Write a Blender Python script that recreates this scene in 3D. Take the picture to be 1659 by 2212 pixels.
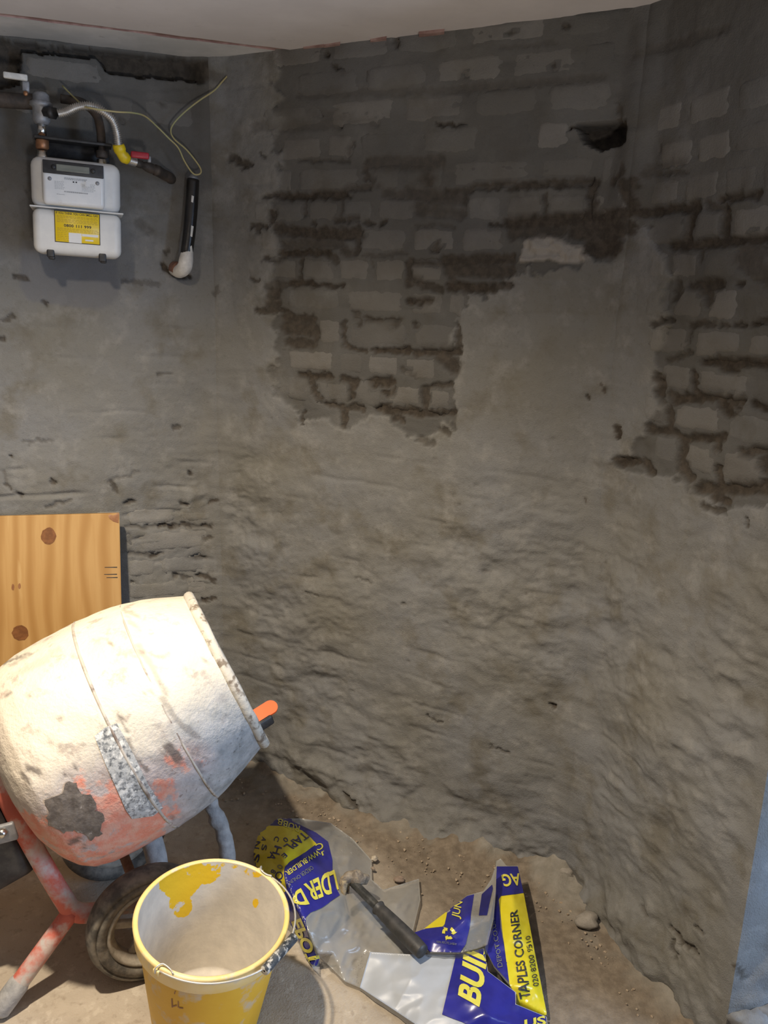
import bpy, bmesh, math, random
import numpy as np
from mathutils import Vector, Matrix
from mathutils.bvhtree import BVHTree
from mathutils.geometry import delaunay_2d_cdt

for o in list(bpy.data.objects):
    bpy.data.objects.remove(o, do_unlink=True)
random.seed(7)
scene = bpy.context.scene
COL = scene.collection

# ---------------------------------------------------------------- camera
FPX, CX, CY, HC = 1800.0, 829.5, 1106.0, 1.5
PITCH, ROLL = math.radians(15), 0.028
RM = Matrix.Rotation(math.radians(90) - PITCH, 3, 'X') @ Matrix.Rotation(ROLL, 3, 'Z')
cd = bpy.data.cameras.new('camera')
cam = bpy.data.objects.new('camera', cd)
COL.objects.link(cam)
cam.matrix_world = Matrix.Translation((0, 0, HC)) @ RM.to_4x4()
cd.sensor_fit = 'VERTICAL'
cd.sensor_height = 36.0
cd.lens = 36.0 * FPX / 2212.0
cd.clip_start = 0.02
scene.camera = cam

# ---------------------------------------------------------------- world, lights, exposure
w = bpy.data.worlds.new('world')
scene.world = w
w.use_nodes = True
w.node_tree.nodes['Background'].inputs[0].default_value = (0.80, 0.86, 1.0, 1)
w.node_tree.nodes['Background'].inputs[1].default_value = 0.10


def light(name, kind, loc, target, power, color, **kw):
    l = bpy.data.lights.new(name, kind)
    l.energy = power
    l.color = color
    for k, v in kw.items():
        setattr(l, k, v)
    o = bpy.data.objects.new(name, l)
    COL.objects.link(o)
    o.location = loc
    o.rotation_euler = (Vector(target) - Vector(loc)).to_track_quat('-Z', 'Y').to_euler()
    return o


# recessed downlight in the ceiling, just above the top of the frame
light('ceiling_downlight', 'SPOT', (-0.62, 1.10, 2.03), (-0.62, 1.22, 0), 182, (1.0, 0.86, 0.67),
      spot_size=math.radians(142), spot_blend=1.0, shadow_soft_size=0.03)
# unseen fill added behind the camera to brighten the ceiling
light('ceiling_fill', 'SPOT', (0.5, -0.7, 0.7), (0.0, 0.30, 2.07), 145, (1.0, 0.95, 0.92),
      spot_size=math.radians(88), spot_blend=1.0, shadow_soft_size=0.10)
# daylight from the opening on the right
light('daylight_opening', 'AREA', (2.3, 0.35, 1.15), (0.50, 1.6, 0.5), 58, (0.50, 0.69, 1.0),
      shape='RECTANGLE', size=0.8, size_y=1.3)

scene.view_settings.view_transform = 'Standard'
scene.view_settings.look = 'None'
scene.view_settings.exposure = 0.0
scene.view_settings.gamma = 1.0
scene.view_settings.use_curve_mapping = False

# ---------------------------------------------------------------- numeric helpers
RMn = np.array(RM)
CAM = np.array([0, 0, HC])


def rays(px, py):
    px = np.asarray(px, float); py = np.asarray(py, float)
    c = np.stack([(px - CX) / FPX, -(py - CY) / FPX, -np.ones_like(px)], -1)
    return c @ RMn.T


def on_z(px, py, z=0.0):
    d = rays(px, py)
    t = (np.asarray(z, float) - HC) / d[..., 2]
    return CAM + d * t[..., None]


def at(px, py, depth):
    return CAM + rays(px, py) * np.asarray(depth, float)[..., None]


def project(P):
    c = (np.asarray(P, float) - CAM) @ RMn
    z = -c[..., 2]
    return CX + FPX * c[..., 0] / z, CY - FPX * c[..., 1] / z


def hsh(i, j, k, s):
    v = np.sin(i * 127.1 + j * 311.7 + k * 74.7 + s * 53.3) * 43758.5453
    return v - np.floor(v)


def vn(x, y, s=0):
    xi = np.floor(x); yi = np.floor(y)
    fx = x - xi; fy = y - yi
    fx = fx * fx * (3 - 2 * fx); fy = fy * fy * (3 - 2 * fy)
    a = hsh(xi, yi, 0, s); b = hsh(xi + 1, yi, 0, s)
    c = hsh(xi, yi + 1, 0, s); d = hsh(xi + 1, yi + 1, 0, s)
    return (a * (1 - fx) + b * fx) * (1 - fy) + (c * (1 - fx) + d * fx) * fy - 0.5


def fbm(x, y, s=0, o=4, g=0.5):
    r = 0; amp = 1.0; tot = 0
    for i in range(o):
        r = r + amp * vn(x, y, s + i * 3.7); tot += amp
        x = x * 2.03 + 11.3; y = y * 2.01 + 5.7; amp *= g
    return r / tot * 1.6


def ridge(x, y, s=0, o=3):
    r = 0; amp = 1.0; tot = 0
    for i in range(o):
        r = r + amp * (1 - np.abs(vn(x, y, s + i * 5.1)) * 4); tot += amp
        x = x * 2.1 + 3.1; y = y * 2.1 + 7.7; amp *= 0.5
    return r / tot


def sstep(a, b, x):
    t = np.clip((x - a) / (b - a), 0, 1)
    return t * t * (3 - 2 * t)


def inpoly(px, py, poly):
    r = np.zeros(px.shape, bool)
    n = len(poly)
    for i in range(n):
        x1, y1 = poly[i]; x2, y2 = poly[(i + 1) % n]
        if y1 == y2:
            continue
        c = ((y1 > py) != (y2 > py)) & (px < (x2 - x1) * (py - y1) / (y2 - y1) + x1)
        r ^= c
    return r


# ---------------------------------------------------------------- scene helpers
def tag(o, label=None, cat=None, group=None, kind=None):
    if label: o['label'] = label
    if cat: o['category'] = cat
    if group: o['group'] = group
    if kind: o['kind'] = kind
    return o


def thing(name, loc, label, cat, group=None):
    e = bpy.data.objects.new(name, None)
    COL.objects.link(e)
    e.location = loc
    e.empty_display_size = 0.05
    return tag(e, label, cat, group)


def wloc(o):
    v = Vector((0, 0, 0))
    while o is not None:
        v = v + o.location
        o = o.parent
    return v


def mobj(name, verts, faces, mat, parent=None, smooth=True, label=None, attr=None, org=None):
    """link ONE mesh object whose vertices are given in world space"""
    V = np.asarray(verts, float)
    if org is None:
        org = np.array([(V[:, 0].min() + V[:, 0].max()) / 2, (V[:, 1].min() + V[:, 1].max()) / 2, V[:, 2].min()])
    org = np.asarray(org, float)
    me = bpy.data.meshes.new(name)
    L = V - org
    if isinstance(faces, np.ndarray) and faces.ndim == 2:
        n, k = faces.shape
        me.vertices.add(len(L))
        me.vertices.foreach_set('co', L.astype(np.float32).ravel())
        me.loops.add(n * k)
        me.loops.foreach_set('vertex_index', faces.astype(np.int32).ravel())
        me.polygons.add(n)
        me.polygons.foreach_set('loop_start', np.arange(0, n * k, k, dtype=np.int32))
        me.polygons.foreach_set('loop_total', np.full(n, k, dtype=np.int32))
        me.update(calc_edges=True)
    else:
        me.from_pydata([tuple(v) for v in L], [], [tuple(f) for f in faces])
    me.validate()
    if smooth:
        me.polygons.foreach_set('use_smooth', np.ones(len(me.polygons), bool))
    if attr is not None:
        a = me.color_attributes.new('mask', 'FLOAT_COLOR', 'POINT')
        A = np.ones((len(L), 4), np.float32)
        A[:, :attr.shape[1]] = attr
        a.data.foreach_set('color', A.ravel())
    for m in (mat if isinstance(mat, (list, tuple)) else [mat]):
        me.materials.append(m)
    o = bpy.data.objects.new(name, me)
    COL.objects.link(o)
    if parent is not None:
        o.parent = parent
        o.location = Vector(org) - wloc(parent)
    else:
        o.location = Vector(org)
    if label: o['label'] = label
    return o


def grid_faces(nu, nv):
    i = np.arange(nu - 1)[:, None] * nv + np.arange(nv - 1)[None, :]
    return np.stack([i, i + nv, i + nv + 1, i + 1], -1).reshape(-1, 4)


def smooth_path(P, n=8):
    P = np.asarray(P, float)
    Q = np.vstack([2 * P[0] - P[1], P, 2 * P[-1] - P[-2]])
    out = []
    for i in range(1, len(Q) - 2):
        p0, p1, p2, p3 = Q[i - 1:i + 3]
        for t in np.linspace(0, 1, n, endpoint=False):
            out.append(0.5 * (2 * p1 + (p2 - p0) * t + (2 * p0 - 5 * p1 + 4 * p2 - p3) * t * t + (3 * p1 - p0 - 3 * p2 + p3) * t ** 3))
    out.append(P[-1])
    return np.array(out)


def sweep(P, rad, seg=10, caps=True):
    P = np.asarray(P, float)
    n = len(P)
    R = np.full(n, rad, float) if np.isscalar(rad) else np.asarray(rad, float)
    T = np.gradient(P, axis=0)
    T /= np.linalg.norm(T, axis=1)[:, None] + 1e-12
    up = np.array([0, 0, 1.0])
    if abs(T[0] @ up) > 0.9: up = np.array([1.0, 0, 0])
    N = np.cross(T[0], up); N /= np.linalg.norm(N)
    V = []
    ang = np.linspace(0, 2 * math.pi, seg, endpoint=False)
    for i in range(n):
        N = N - T[i] * (N @ T[i]); N /= np.linalg.norm(N)
        B = np.cross(T[i], N)
        V.append(P[i] + R[i] * (np.cos(ang)[:, None] * N + np.sin(ang)[:, None] * B))
    V = np.concatenate(V)
    F = []
    for i in range(n - 1):
        for j in range(seg):
            k = (j + 1) % seg
            F.append((i * seg + j, i * seg + k, (i + 1) * seg + k, (i + 1) * seg + j))
    if caps:
        F.append(tuple(range(seg - 1, -1, -1)))
        F.append(tuple((n - 1) * seg + j for j in range(seg)))
    return V, F


def tube(name, P, rad, mat, parent=None, seg=10, n=8, smooth=True, label=None):
    Q = smooth_path(P, n) if n > 1 else np.asarray(P, float)
    if not np.isscalar(rad):
        rad = np.interp(np.linspace(0, 1, len(Q)), np.linspace(0, 1, len(rad)), rad)
    V, F = sweep(Q, rad, seg)
    return mobj(name, V, F, mat, parent, smooth, label)


def frame_from(axis, hint=(0, 0, 1)):
    a = np.array(axis, float); a /= np.linalg.norm(a)
    h = np.array(hint, float)
    x = np.cross(h, a); x /= np.linalg.norm(x)
    y = np.cross(a, x)
    return x, y, a


def lathe(prof, org, axis, seg=48, hint=(0, 0, 1), closed=False):
    x, y, a = frame_from(axis, hint)
    ang = np.linspace(0, 2 * math.pi, seg, endpoint=False)
    V = []
    for r, s in prof:
        V.append(np.asarray(org) + a * s + r * (np.cos(ang)[:, None] * x + np.sin(ang)[:, None] * y))
    V = np.concatenate(V)
    F = []
    n = len(prof)
    rng = n if closed else n - 1
    for i in range(rng):
        i2 = (i + 1) % n
        for j in range(seg):
            k = (j + 1) % seg
            F.append((i * seg + j, i * seg + k, i2 * seg + k, i2 * seg + j))
    return V, np.array(F)


def rbox(size, bev=0.004, segs=3):
    bm = bmesh.new()
    bmesh.ops.create_cube(bm, size=1)
    for v in bm.verts:
        v.co = Vector((v.co.x * size[0], v.co.y * size[1], v.co.z * size[2]))
    if bev > 0:
        bmesh.ops.bevel(bm, geom=bm.edges[:], offset=bev, segments=segs, affect='EDGES', profile=0.5)
    V = np.array([v.co[:] for v in bm.verts]); F = [[v.index for v in f.verts] for f in bm.faces]
    bm.free()
    return V, F


class Frame:
    """local frame: x along, y out, z up"""
    def __init__(s, o, x, y, z):
        s.o = np.array(o, float); s.M = np.stack([np.array(x, float), np.array(y, float), np.array(z, float)])

    def __call__(s, V):
        return s.o + np.asarray(V, float) @ s.M


# ---------------------------------------------------------------- materials
def new_mat(name):
    m = bpy.data.materials.new(name)
    m.use_nodes = True
    nt = m.node_tree
    return m, nt, nt.nodes['Principled BSDF']


class NB:
    def __init__(s, nt): s.nt = nt

    def node(s, t, **kw):
        n = s.nt.nodes.new(t)
        for k, v in kw.items(): setattr(n, k, v)
        return n

    def link(s, a, b): s.nt.links.new(a, b)

    def pos(s):
        return s.node('ShaderNodeNewGeometry').outputs['Position']

    def noise(s, vec, scale, detail=5, rough=0.55, dist=0.0):
        n = s.node('ShaderNodeTexNoise')
        n.inputs['Scale'].default_value = scale
        n.inputs['Detail'].default_value = detail
        n.inputs['Roughness'].default_value = rough
        n.inputs['Distortion'].default_value = dist
        s.link(vec, n.inputs['Vector'])
        return n.outputs['Fac']

    def scalevec(s, vec, sc):
        n = s.node('ShaderNodeMapping')
        n.inputs['Scale'].default_value = sc
        s.link(vec, n.inputs['Vector'])
        return n.outputs['Vector']

    def ramp(s, fac, a, b, ca=(0, 0, 0, 1), cb=(1, 1, 1, 1)):
        n = s.node('ShaderNodeValToRGB')
        n.color_ramp.elements[0].position = a; n.color_ramp.elements[0].color = ca
        n.color_ramp.elements[1].position = b; n.color_ramp.elements[1].color = cb
        s.link(fac, n.inputs['Fac'])
        return n.outputs['Color']

    def mix(s, fac, a, b, blend='MIX'):
        n = s.node('ShaderNodeMix', data_type='RGBA', blend_type=blend)
        for sock, v in ((n.inputs[0], fac), (n.inputs[6], a), (n.inputs[7], b)):
            if isinstance(v, (int, float)): sock.default_value = v
            elif isinstance(v, tuple): sock.default_value = v if len(v) == 4 else (*v, 1)
            else: s.link(v, sock)
        return n.outputs[2]

    def math(s, op, a, b=None):
        n = s.node('ShaderNodeMath', operation=op)
        for sock, v in ((n.inputs[0], a), (n.inputs[1], b)):
            if v is None: continue
            if isinstance(v, (int, float)): sock.default_value = v
            else: s.link(v, sock)
        return n.outputs[0]

    def bump(s, h, strength, dist, bsdf):
        n = s.node('ShaderNodeBump')
        n.inputs['Strength'].default_value = strength
        n.inputs['Distance'].default_value = dist
        s.link(h, n.inputs['Height'])
        s.link(n.outputs['Normal'], bsdf.inputs['Normal'])


def mottled(name, c1, c2, scale=20, rough=0.6, metal=0.0, lo=0.4, hi=0.65, bump=0.0, bscale=80, stretch=(1, 1, 1), dist=0.0,
            c3=None, s3=60, lo3=0.6, hi3=0.7):
    m, nt, b = new_mat(name)
    N = NB(nt)
    p = N.scalevec(N.pos(), stretch)
    f = N.noise(p, scale, 6, 0.6, dist)
    c = N.mix(N.ramp(f, lo, hi), c1, c2)
    if c3:
        c = N.mix(N.ramp(N.noise(p, s3, 5, 0.6), lo3, hi3), c, c3)
    N.link(c, b.inputs['Base Color'])
    b.inputs['Roughness'].default_value = rough
    b.inputs['Metallic'].default_value = metal
    if bump:
        N.bump(N.noise(p, bscale, 6, 0.6), bump, 0.004, b)
    return m


def wall_material():
    m, nt, b = new_mat('dusty_parged_brick')
    N = NB(nt)
    p = N.pos()
    a = N.node('ShaderNodeAttribute', attribute_name='mask')
    sep = N.node('ShaderNodeSeparateColor')
    N.link(a.outputs['Color'], sep.inputs['Color'])
    base = N.mix(N.ramp(N.noise(p, 3.2, 4, 0.55), 0.36, 0.68), (0.206, 0.208, 0.210), (0.190, 0.182, 0.160))
    base = N.mix(N.math('MULTIPLY', N.ramp(N.noise(p, 8.5, 5, 0.6), 0.52, 0.66), 0.62), base, (0.140, 0.126, 0.098))
    base = N.mix(N.math('MULTIPLY', N.ramp(N.noise(p, 16, 6, 0.65), 0.52, 0.70), 0.55), base, (0.295, 0.288, 0.272))
    base = N.mix(N.math('MULTIPLY', N.ramp(N.noise(p, 110, 4, 0.6), 0.55, 0.75), 0.35), base, (0.12, 0.11, 0.095))
    base = N.mix(N.math('MULTIPLY', a.outputs['Alpha'], 0.74), base, (0.088, 0.084, 0.078))  # alpha: dimness of the upper walls put into the colour
    base = N.mix(sep.outputs['Green'], base, (0.42, 0.39, 0.35))
    base = N.mix(N.math('MULTIPLY', sep.outputs['Blue'], 0.75), base, (0.165, 0.166, 0.175))
    mor = N.mix(N.ramp(N.noise(p, 60, 4, 0.6), 0.4, 0.65), (0.052, 0.043, 0.034), (0.090, 0.074, 0.058))
    col = N.mix(sep.outputs['Red'], base, mor)
    N.link(col, b.inputs['Base Color'])
    b.inputs['Roughness'].default_value = 0.93
    b.inputs['Specular IOR Level'].default_value = 0.15
    h = N.math('ADD', N.math('MULTIPLY', N.noise(p, 90, 6, 0.6), 0.7), N.noise(p, 320, 3, 0.6))
    N.bump(h, 0.45, 0.004, b)
    return m


M = {}
M['wall'] = wall_material()
M['white_metal'] = mottled('painted_white_steel', (0.66, 0.66, 0.65), (0.72, 0.72, 0.70), 30, 0.45)
M['white_plastic'] = mottled('white_plastic', (0.72, 0.73, 0.73), (0.78, 0.78, 0.77), 40, 0.35, c3=(0.6, 0.55, 0.45), s3=30, lo3=0.62, hi3=0.8)
M['black'] = mottled('black_plastic', (0.012, 0.012, 0.014), (0.03, 0.03, 0.032), 60, 0.4)
M['lcd'] = mottled('grey_display', (0.17, 0.18, 0.155), (0.20, 0.21, 0.18), 30, 0.2)
M['ink'] = mottled('dark_ink', (0.02, 0.02, 0.025), (0.04, 0.04, 0.05), 60, 0.6)
M['grey_ink'] = mottled('grey_ink', (0.32, 0.33, 0.34), (0.42, 0.42, 0.43), 90, 0.6)
M['sticker'] = mottled('yellow_sticker', (0.82, 0.58, 0.01), (0.86, 0.62, 0.03), 40, 0.35)
M['chrome'] = mottled('zinc_plated', (0.60, 0.58, 0.52), (0.72, 0.70, 0.66), 60, 0.25, 1.0)
M['brass'] = mottled('tarnished_brass', (0.34, 0.16, 0.08), (0.42, 0.22, 0.11), 60, 0.45, 0.7)
M['cast'] = mottled('grey_cast_alloy', (0.22, 0.225, 0.235), (0.33, 0.335, 0.35), 50, 0.5, 0.3)
M['steel_hose'] = mottled('corrugated_steel', (0.52, 0.50, 0.47), (0.66, 0.64, 0.60), 60, 0.35, 0.85)
M['iron'] = mottled('old_iron_pipe', (0.05, 0.042, 0.036), (0.10, 0.075, 0.058), 40, 0.65, 0.3, bump=0.3)
M['tape_y'] = mottled('yellow_tape', (0.75, 0.56, 0.01), (0.62, 0.44, 0.01), 50, 0.4)
M['red'] = mottled('red_lever', (0.42, 0.02, 0.035), (0.30, 0.015, 0.03), 50, 0.4)
M['wire'] = mottled('yellow_green_wire', (0.44, 0.36, 0.17), (0.34, 0.36, 0.18), 14, 0.5)
M['lag'] = mottled('black_pipe_wrap', (0.012, 0.011, 0.010), (0.022, 0.02, 0.018), 40, 0.28, bump=0.2, bscale=40)
M['lagdust'] = mottled('white_paint_smear', (0.55, 0.55, 0.52), (0.70, 0.68, 0.64), 80, 0.7)
M['white_tape'] = mottled('white_jointing_tape', (0.55, 0.53, 0.50), (0.74, 0.72, 0.68), 45, 0.6, bump=0.4)
M['rust'] = mottled('rusty_pipe', (0.20, 0.10, 0.07), (0.30, 0.17, 0.13), 50, 0.75, 0.2)
M['ceil'] = mottled('plasterboard_face', (0.60, 0.56, 0.54), (0.66, 0.62, 0.60), 5, 0.9, c3=(0.50, 0.46, 0.44), s3=25, lo3=0.64, hi3=0.85)
M['ceil_strip'] = mottled('skimmed_plaster', (0.52, 0.52, 0.51), (0.64, 0.63, 0.62), 9, 0.9, c3=(0.3, 0.28, 0.27), s3=30, lo3=0.66, hi3=0.8)
M['ceil_edge'] = mottled('torn_pink_paper', (0.24, 0.14, 0.12), (0.40, 0.27, 0.24), 25, 0.95, bump=0.3)
M['joist'] = mottled('dark_void', (0.03, 0.025, 0.02), (0.06, 0.045, 0.035), 12, 0.95)
M['rubber'] = mottled('dusty_tyre', (0.085, 0.078, 0.068), (0.24, 0.215, 0.175), 30, 0.85, c3=(0.24, 0.21, 0.17), s3=22, lo3=0.55, hi3=0.75, bump=0.3)
M['rim'] = mottled('dirty_wheel_hub', (0.27, 0.24, 0.19), (0.42, 0.37, 0.30), 40, 0.8, bump=0.3)
M['frame'] = mottled('red_frame_with_cement', (0.62, 0.15, 0.10), (0.56, 0.53, 0.50), 13, 0.7, lo=0.42, hi=0.58, bump=0.35, bscale=90,
                     c3=(0.62, 0.42, 0.36), s3=26, lo3=0.56, hi3=0.66)
M['cemtube'] = mottled('cement_caked_tube', (0.30, 0.30, 0.30), (0.44, 0.43, 0.42), 40, 0.9, bump=0.8, bscale=50)
M['motor'] = mottled('dark_motor_housing', (0.014, 0.014, 0.016), (0.04, 0.038, 0.036), 40, 0.5)
M['orange'] = mottled('orange_plastic', (0.90, 0.115, 0.012), (0.85, 0.10, 0.01), 20, 0.5)
M['cem_drop'] = mottled('peeled_brown_patch', (0.11, 0.093, 0.082), (0.22, 0.19, 0.165), 55, 0.42, 0.15, bump=0.9, bscale=60,
                        c3=(0.46, 0.42, 0.38), s3=70, lo3=0.62, hi3=0.72)
M['stk'] = mottled('worn_sticker', (0.44, 0.45, 0.45), (0.13, 0.14, 0.15), 120, 0.4, 0.0, lo=0.46, hi=0.62, c3=(0.68, 0.68, 0.66), s3=75, lo3=0.52, hi3=0.60, bump=0.5)
M['bucket'] = mottled('yellow_bucket_plastic', (0.70, 0.40, 0.025), (0.76, 0.46, 0.04), 8, 0.5, c3=(0.60, 0.47, 0.30), s3=18, lo3=0.56, hi3=0.66)
M['bucket_rim'] = mottled('lit_bucket_lip', (0.84, 0.62, 0.20), (0.86, 0.70, 0.40), 10, 0.45, c3=(0.70, 0.60, 0.42), s3=30, lo3=0.56, hi3=0.66)  # paler than the body: strong light on the lip put into its colour
M['wirem'] = mottled('galvanised_wire', (0.55, 0.53, 0.48), (0.70, 0.66, 0.58), 40, 0.45, 0.5)
M['grip'] = mottled('black_grip_with_cement', (0.03, 0.035, 0.04), (0.10, 0.11, 0.12), 40, 0.6, c3=(0.55, 0.53, 0.48), s3=75, lo3=0.50, hi3=0.58)
M['hammer'] = mottled('dark_rubber_grip', (0.030, 0.030, 0.030), (0.055, 0.052, 0.050), 50, 0.5, c3=(0.28, 0.26, 0.23), s3=260, lo3=0.70, hi3=0.76)
M['shaft'] = mottled('grey_steel_shaft', (0.06, 0.062, 0.062), (0.14, 0.14, 0.135), 50, 0.38, 0.7)
M['mud'] = mottled('cement_crusted_steel', (0.15, 0.125, 0.10), (0.36, 0.30, 0.22), 70, 0.75, 0.1, bump=0.9, bscale=90, c3=(0.50, 0.38, 0.20), s3=40, lo3=0.56, hi3=0.66)
M['blue'] = mottled('blue_print', (0.022, 0.022, 0.20), (0.030, 0.030, 0.25), 20, 0.22)
M['dkblue'] = mottled('dark_blue_print', (0.016, 0.016, 0.11), (0.024, 0.024, 0.15), 20, 0.25)
M['yel'] = mottled('yellow_print', (0.66, 0.56, 0.02), (0.72, 0.62, 0.04), 20, 0.25)
M['yeltext'] = mottled('yellow_lettering', (0.66, 0.60, 0.08), (0.72, 0.66, 0.12), 20, 0.25)
M['dimtext'] = mottled('faint_lettering', (0.16, 0.17, 0.15), (0.20, 0.21, 0.17), 20, 0.3)
M['stone'] = mottled('pale_stone', (0.40, 0.34, 0.26), (0.55, 0.48, 0.38), 60, 0.9, bump=0.5)
M['stone2'] = mottled('brown_stone', (0.22, 0.16, 0.12), (0.32, 0.25, 0.19), 60, 0.9, bump=0.5)
M['lump'] = mottled('render_lump', (0.24, 0.215, 0.18), (0.33, 0.30, 0.26), 40, 0.9, bump=0.6)
M['soilbit'] = mottled('soil_crumb', (0.30, 0.23, 0.16), (0.42, 0.34, 0.25), 90, 0.95)
M['stone3'] = mottled('grey_rubble', (0.17, 0.17, 0.17), (0.25, 0.25, 0.24), 30, 0.9, bump=0.5)


def plastic_mat(name, col, alpha, rough=0.28, bmp=0.12):
    m, nt, b = new_mat(name)
    N = NB(nt)
    p = N.pos()
    c = N.mix(N.ramp(N.noise(p, 14, 4, 0.5), 0.4, 0.65), tuple(x * 0.88 for x in col), col)
    N.link(c, b.inputs['Base Color'])
    b.inputs['Roughness'].default_value = rough
    b.inputs['Specular IOR Level'].default_value = 0.6
    N.bump(N.noise(p, 45, 4, 0.5), bmp, 0.004, b)
    tr = N.node('ShaderNodeBsdfTransparent')
    mx = N.node('ShaderNodeMixShader')
    mx.inputs[0].default_value = alpha
    N.link(tr.outputs[0], mx.inputs[1]); N.link(b.outputs[0], mx.inputs[2])
    N.link(mx.outputs[0], nt.nodes['Material Output'].inputs['Surface'])
    return m


M['film'] = plastic_mat('cloudy_polythene', (0.42, 0.42, 0.40), 0.56, 0.22, 0.28)
M['film_clear'] = plastic_mat('clear_polythene', (0.42, 0.42, 0.40), 0.42)
M['film_blue'] = plastic_mat('pale_polythene', (0.47, 0.50, 0.54), 0.88, 0.40, 0.05)


def wood_mat():
    m, nt, b = new_mat('pine_plywood')
    N = NB(nt)
    tc = N.node('ShaderNodeTexCoord').outputs['UV']
    p = N.scalevec(tc, (1, 1, 1))
    # grain lines run up the board, pulled aside by slow waves
    warp = N.noise(N.scalevec(p, (3.2, 0.8, 1)), 1.5, 2, 0.5)
    sep = N.node('ShaderNodeSeparateXYZ'); N.link(p, sep.inputs[0])
    x = N.math('ADD', N.math('MULTIPLY', sep.outputs[0], 40.0), N.math('MULTIPLY', warp, 7.0))
    s = N.math('SINE', N.math('MULTIPLY', x, 3.1))
    g = N.math('ADD', N.math('MULTIPLY', s, 0.5), 0.5)
    col = N.mix(N.ramp(g, 0.25, 1.0), (0.53, 0.315, 0.115), (0.42, 0.225, 0.068))
    fine = N.noise(N.scalevec(p, (60, 3, 1)), 2.0, 4, 0.6)
    col = N.mix(N.math('MULTIPLY', N.ramp(fine, 0.45, 0.75), 0.35), col, (0.42, 0.21, 0.06))
    col = N.mix(N.math('MULTIPLY', N.ramp(N.noise(N.scalevec(p, (9, 1.6, 1)), 2.2, 3, 0.5), 0.62, 0.70), 0.5), col, (0.74, 0.52, 0.24))
    N.link(col, b.inputs['Base Color'])
    b.inputs['Roughness'].default_value = 0.55
    return m


M['wood'] = wood_mat()
M['knot'] = mottled('dark_knot', (0.17, 0.065, 0.020), (0.25, 0.10, 0.032), 90, 0.55)
M['resin'] = mottled('brown_stain', (0.26, 0.11, 0.045), (0.34, 0.16, 0.07), 60, 0.55)


def drum_material():
    m, nt, b = new_mat('painted_drum_with_cement')
    N = NB(nt)
    p = N.pos()
    a = N.node('ShaderNodeAttribute', attribute_name='mask')
    sep = N.node('ShaderNodeSeparateColor')
    N.link(a.outputs['Color'], sep.inputs['Color'])
    cem = N.mix(N.ramp(N.noise(p, 9, 5, 0.6), 0.38, 0.66), (0.74, 0.68, 0.56), (0.62, 0.57, 0.48))
    cem = N.mix(N.math('MULTIPLY', N.ramp(N.noise(p, 22, 6, 0.65), 0.55, 0.66), 0.8), cem, (0.40, 0.34, 0.29))
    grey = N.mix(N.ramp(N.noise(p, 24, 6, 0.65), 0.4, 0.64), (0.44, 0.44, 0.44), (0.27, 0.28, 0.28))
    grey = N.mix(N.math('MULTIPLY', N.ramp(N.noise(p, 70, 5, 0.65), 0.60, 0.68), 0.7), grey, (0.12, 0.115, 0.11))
    col = N.mix(sep.outputs['Green'], cem, grey)  # grey cement, also carries the painted shade of the underside
    # red paint showing where the cement has flaked off
    flake = N.math('ADD', N.noise(p, 17, 6, 0.65), N.math('MULTIPLY', N.math('SUBTRACT', sep.outputs['Red'], 0.5), 0.55))
    orange = N.mix(N.ramp(N.noise(p, 40, 4, 0.6), 0.4, 0.6), (0.72, 0.20, 0.115), (0.70, 0.36, 0.26))
    col = N.mix(N.math('MULTIPLY', N.ramp(flake, 0.60, 0.68), 0.85), col, orange)
    soft = N.math('MULTIPLY', sep.outputs['Red'], 0.28)
    col = N.mix(soft, col, (0.68, 0.34, 0.25))
    col = N.mix(sep.outputs['Blue'], col, (0.12, 0.098, 0.085))
    N.link(col, b.inputs['Base Color'])
    b.inputs['Roughness'].default_value = 0.62
    b.inputs['Specular IOR Level'].default_value = 0.35
    N.bump(N.math('ADD', N.noise(p, 38, 6, 0.65), N.noise(p, 130, 4, 0.6)), 0.45, 0.005, b)
    return m


M['drum'] = drum_material()
M['drum_rim'] = mottled('cement_splashed_rim', (0.50, 0.47, 0.41), (0.60, 0.56, 0.48), 25, 0.7, c3=(0.20, 0.16, 0.12), s3=38, lo3=0.54, hi3=0.63, bump=0.5, bscale=70)
M['seam'] = mottled('weld_seam', (0.50, 0.46, 0.40), (0.42, 0.36, 0.31), 30, 0.65, c3=(0.17, 0.13, 0.11), s3=16, lo3=0.50, hi3=0.60)
M['inside'] = mottled('cement_residue', (0.44, 0.42, 0.38), (0.56, 0.52, 0.45), 10, 0.8, bump=0.3)


def residue_material():
    m, nt, b = new_mat('bucket_inside_residue')
    N = NB(nt)
    p = N.pos()
    a = N.node('ShaderNodeAttribute', attribute_name='mask')
    sep = N.node('ShaderNodeSeparateColor')
    N.link(a.outputs['Color'], sep.inputs['Color'])
    cem = N.mix(N.ramp(N.noise(p, 22, 5, 0.6), 0.38, 0.66), (0.66, 0.61, 0.53), (0.55, 0.51, 0.45))
    f = N.math('ADD', N.noise(p, 26, 6, 0.6), N.math('MULTIPLY', N.math('SUBTRACT', sep.outputs['Red'], 0.5), 0.5))
    col = N.mix(N.ramp(f, 0.60, 0.635), cem, (0.80, 0.50, 0.012))
    N.link(col, b.inputs['Base Color'])
    b.inputs['Roughness'].default_value = 0.75
    N.bump(N.noise(p, 60, 5, 0.6), 0.3, 0.003, b)
    return m


M['residue'] = residue_material()


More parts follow.
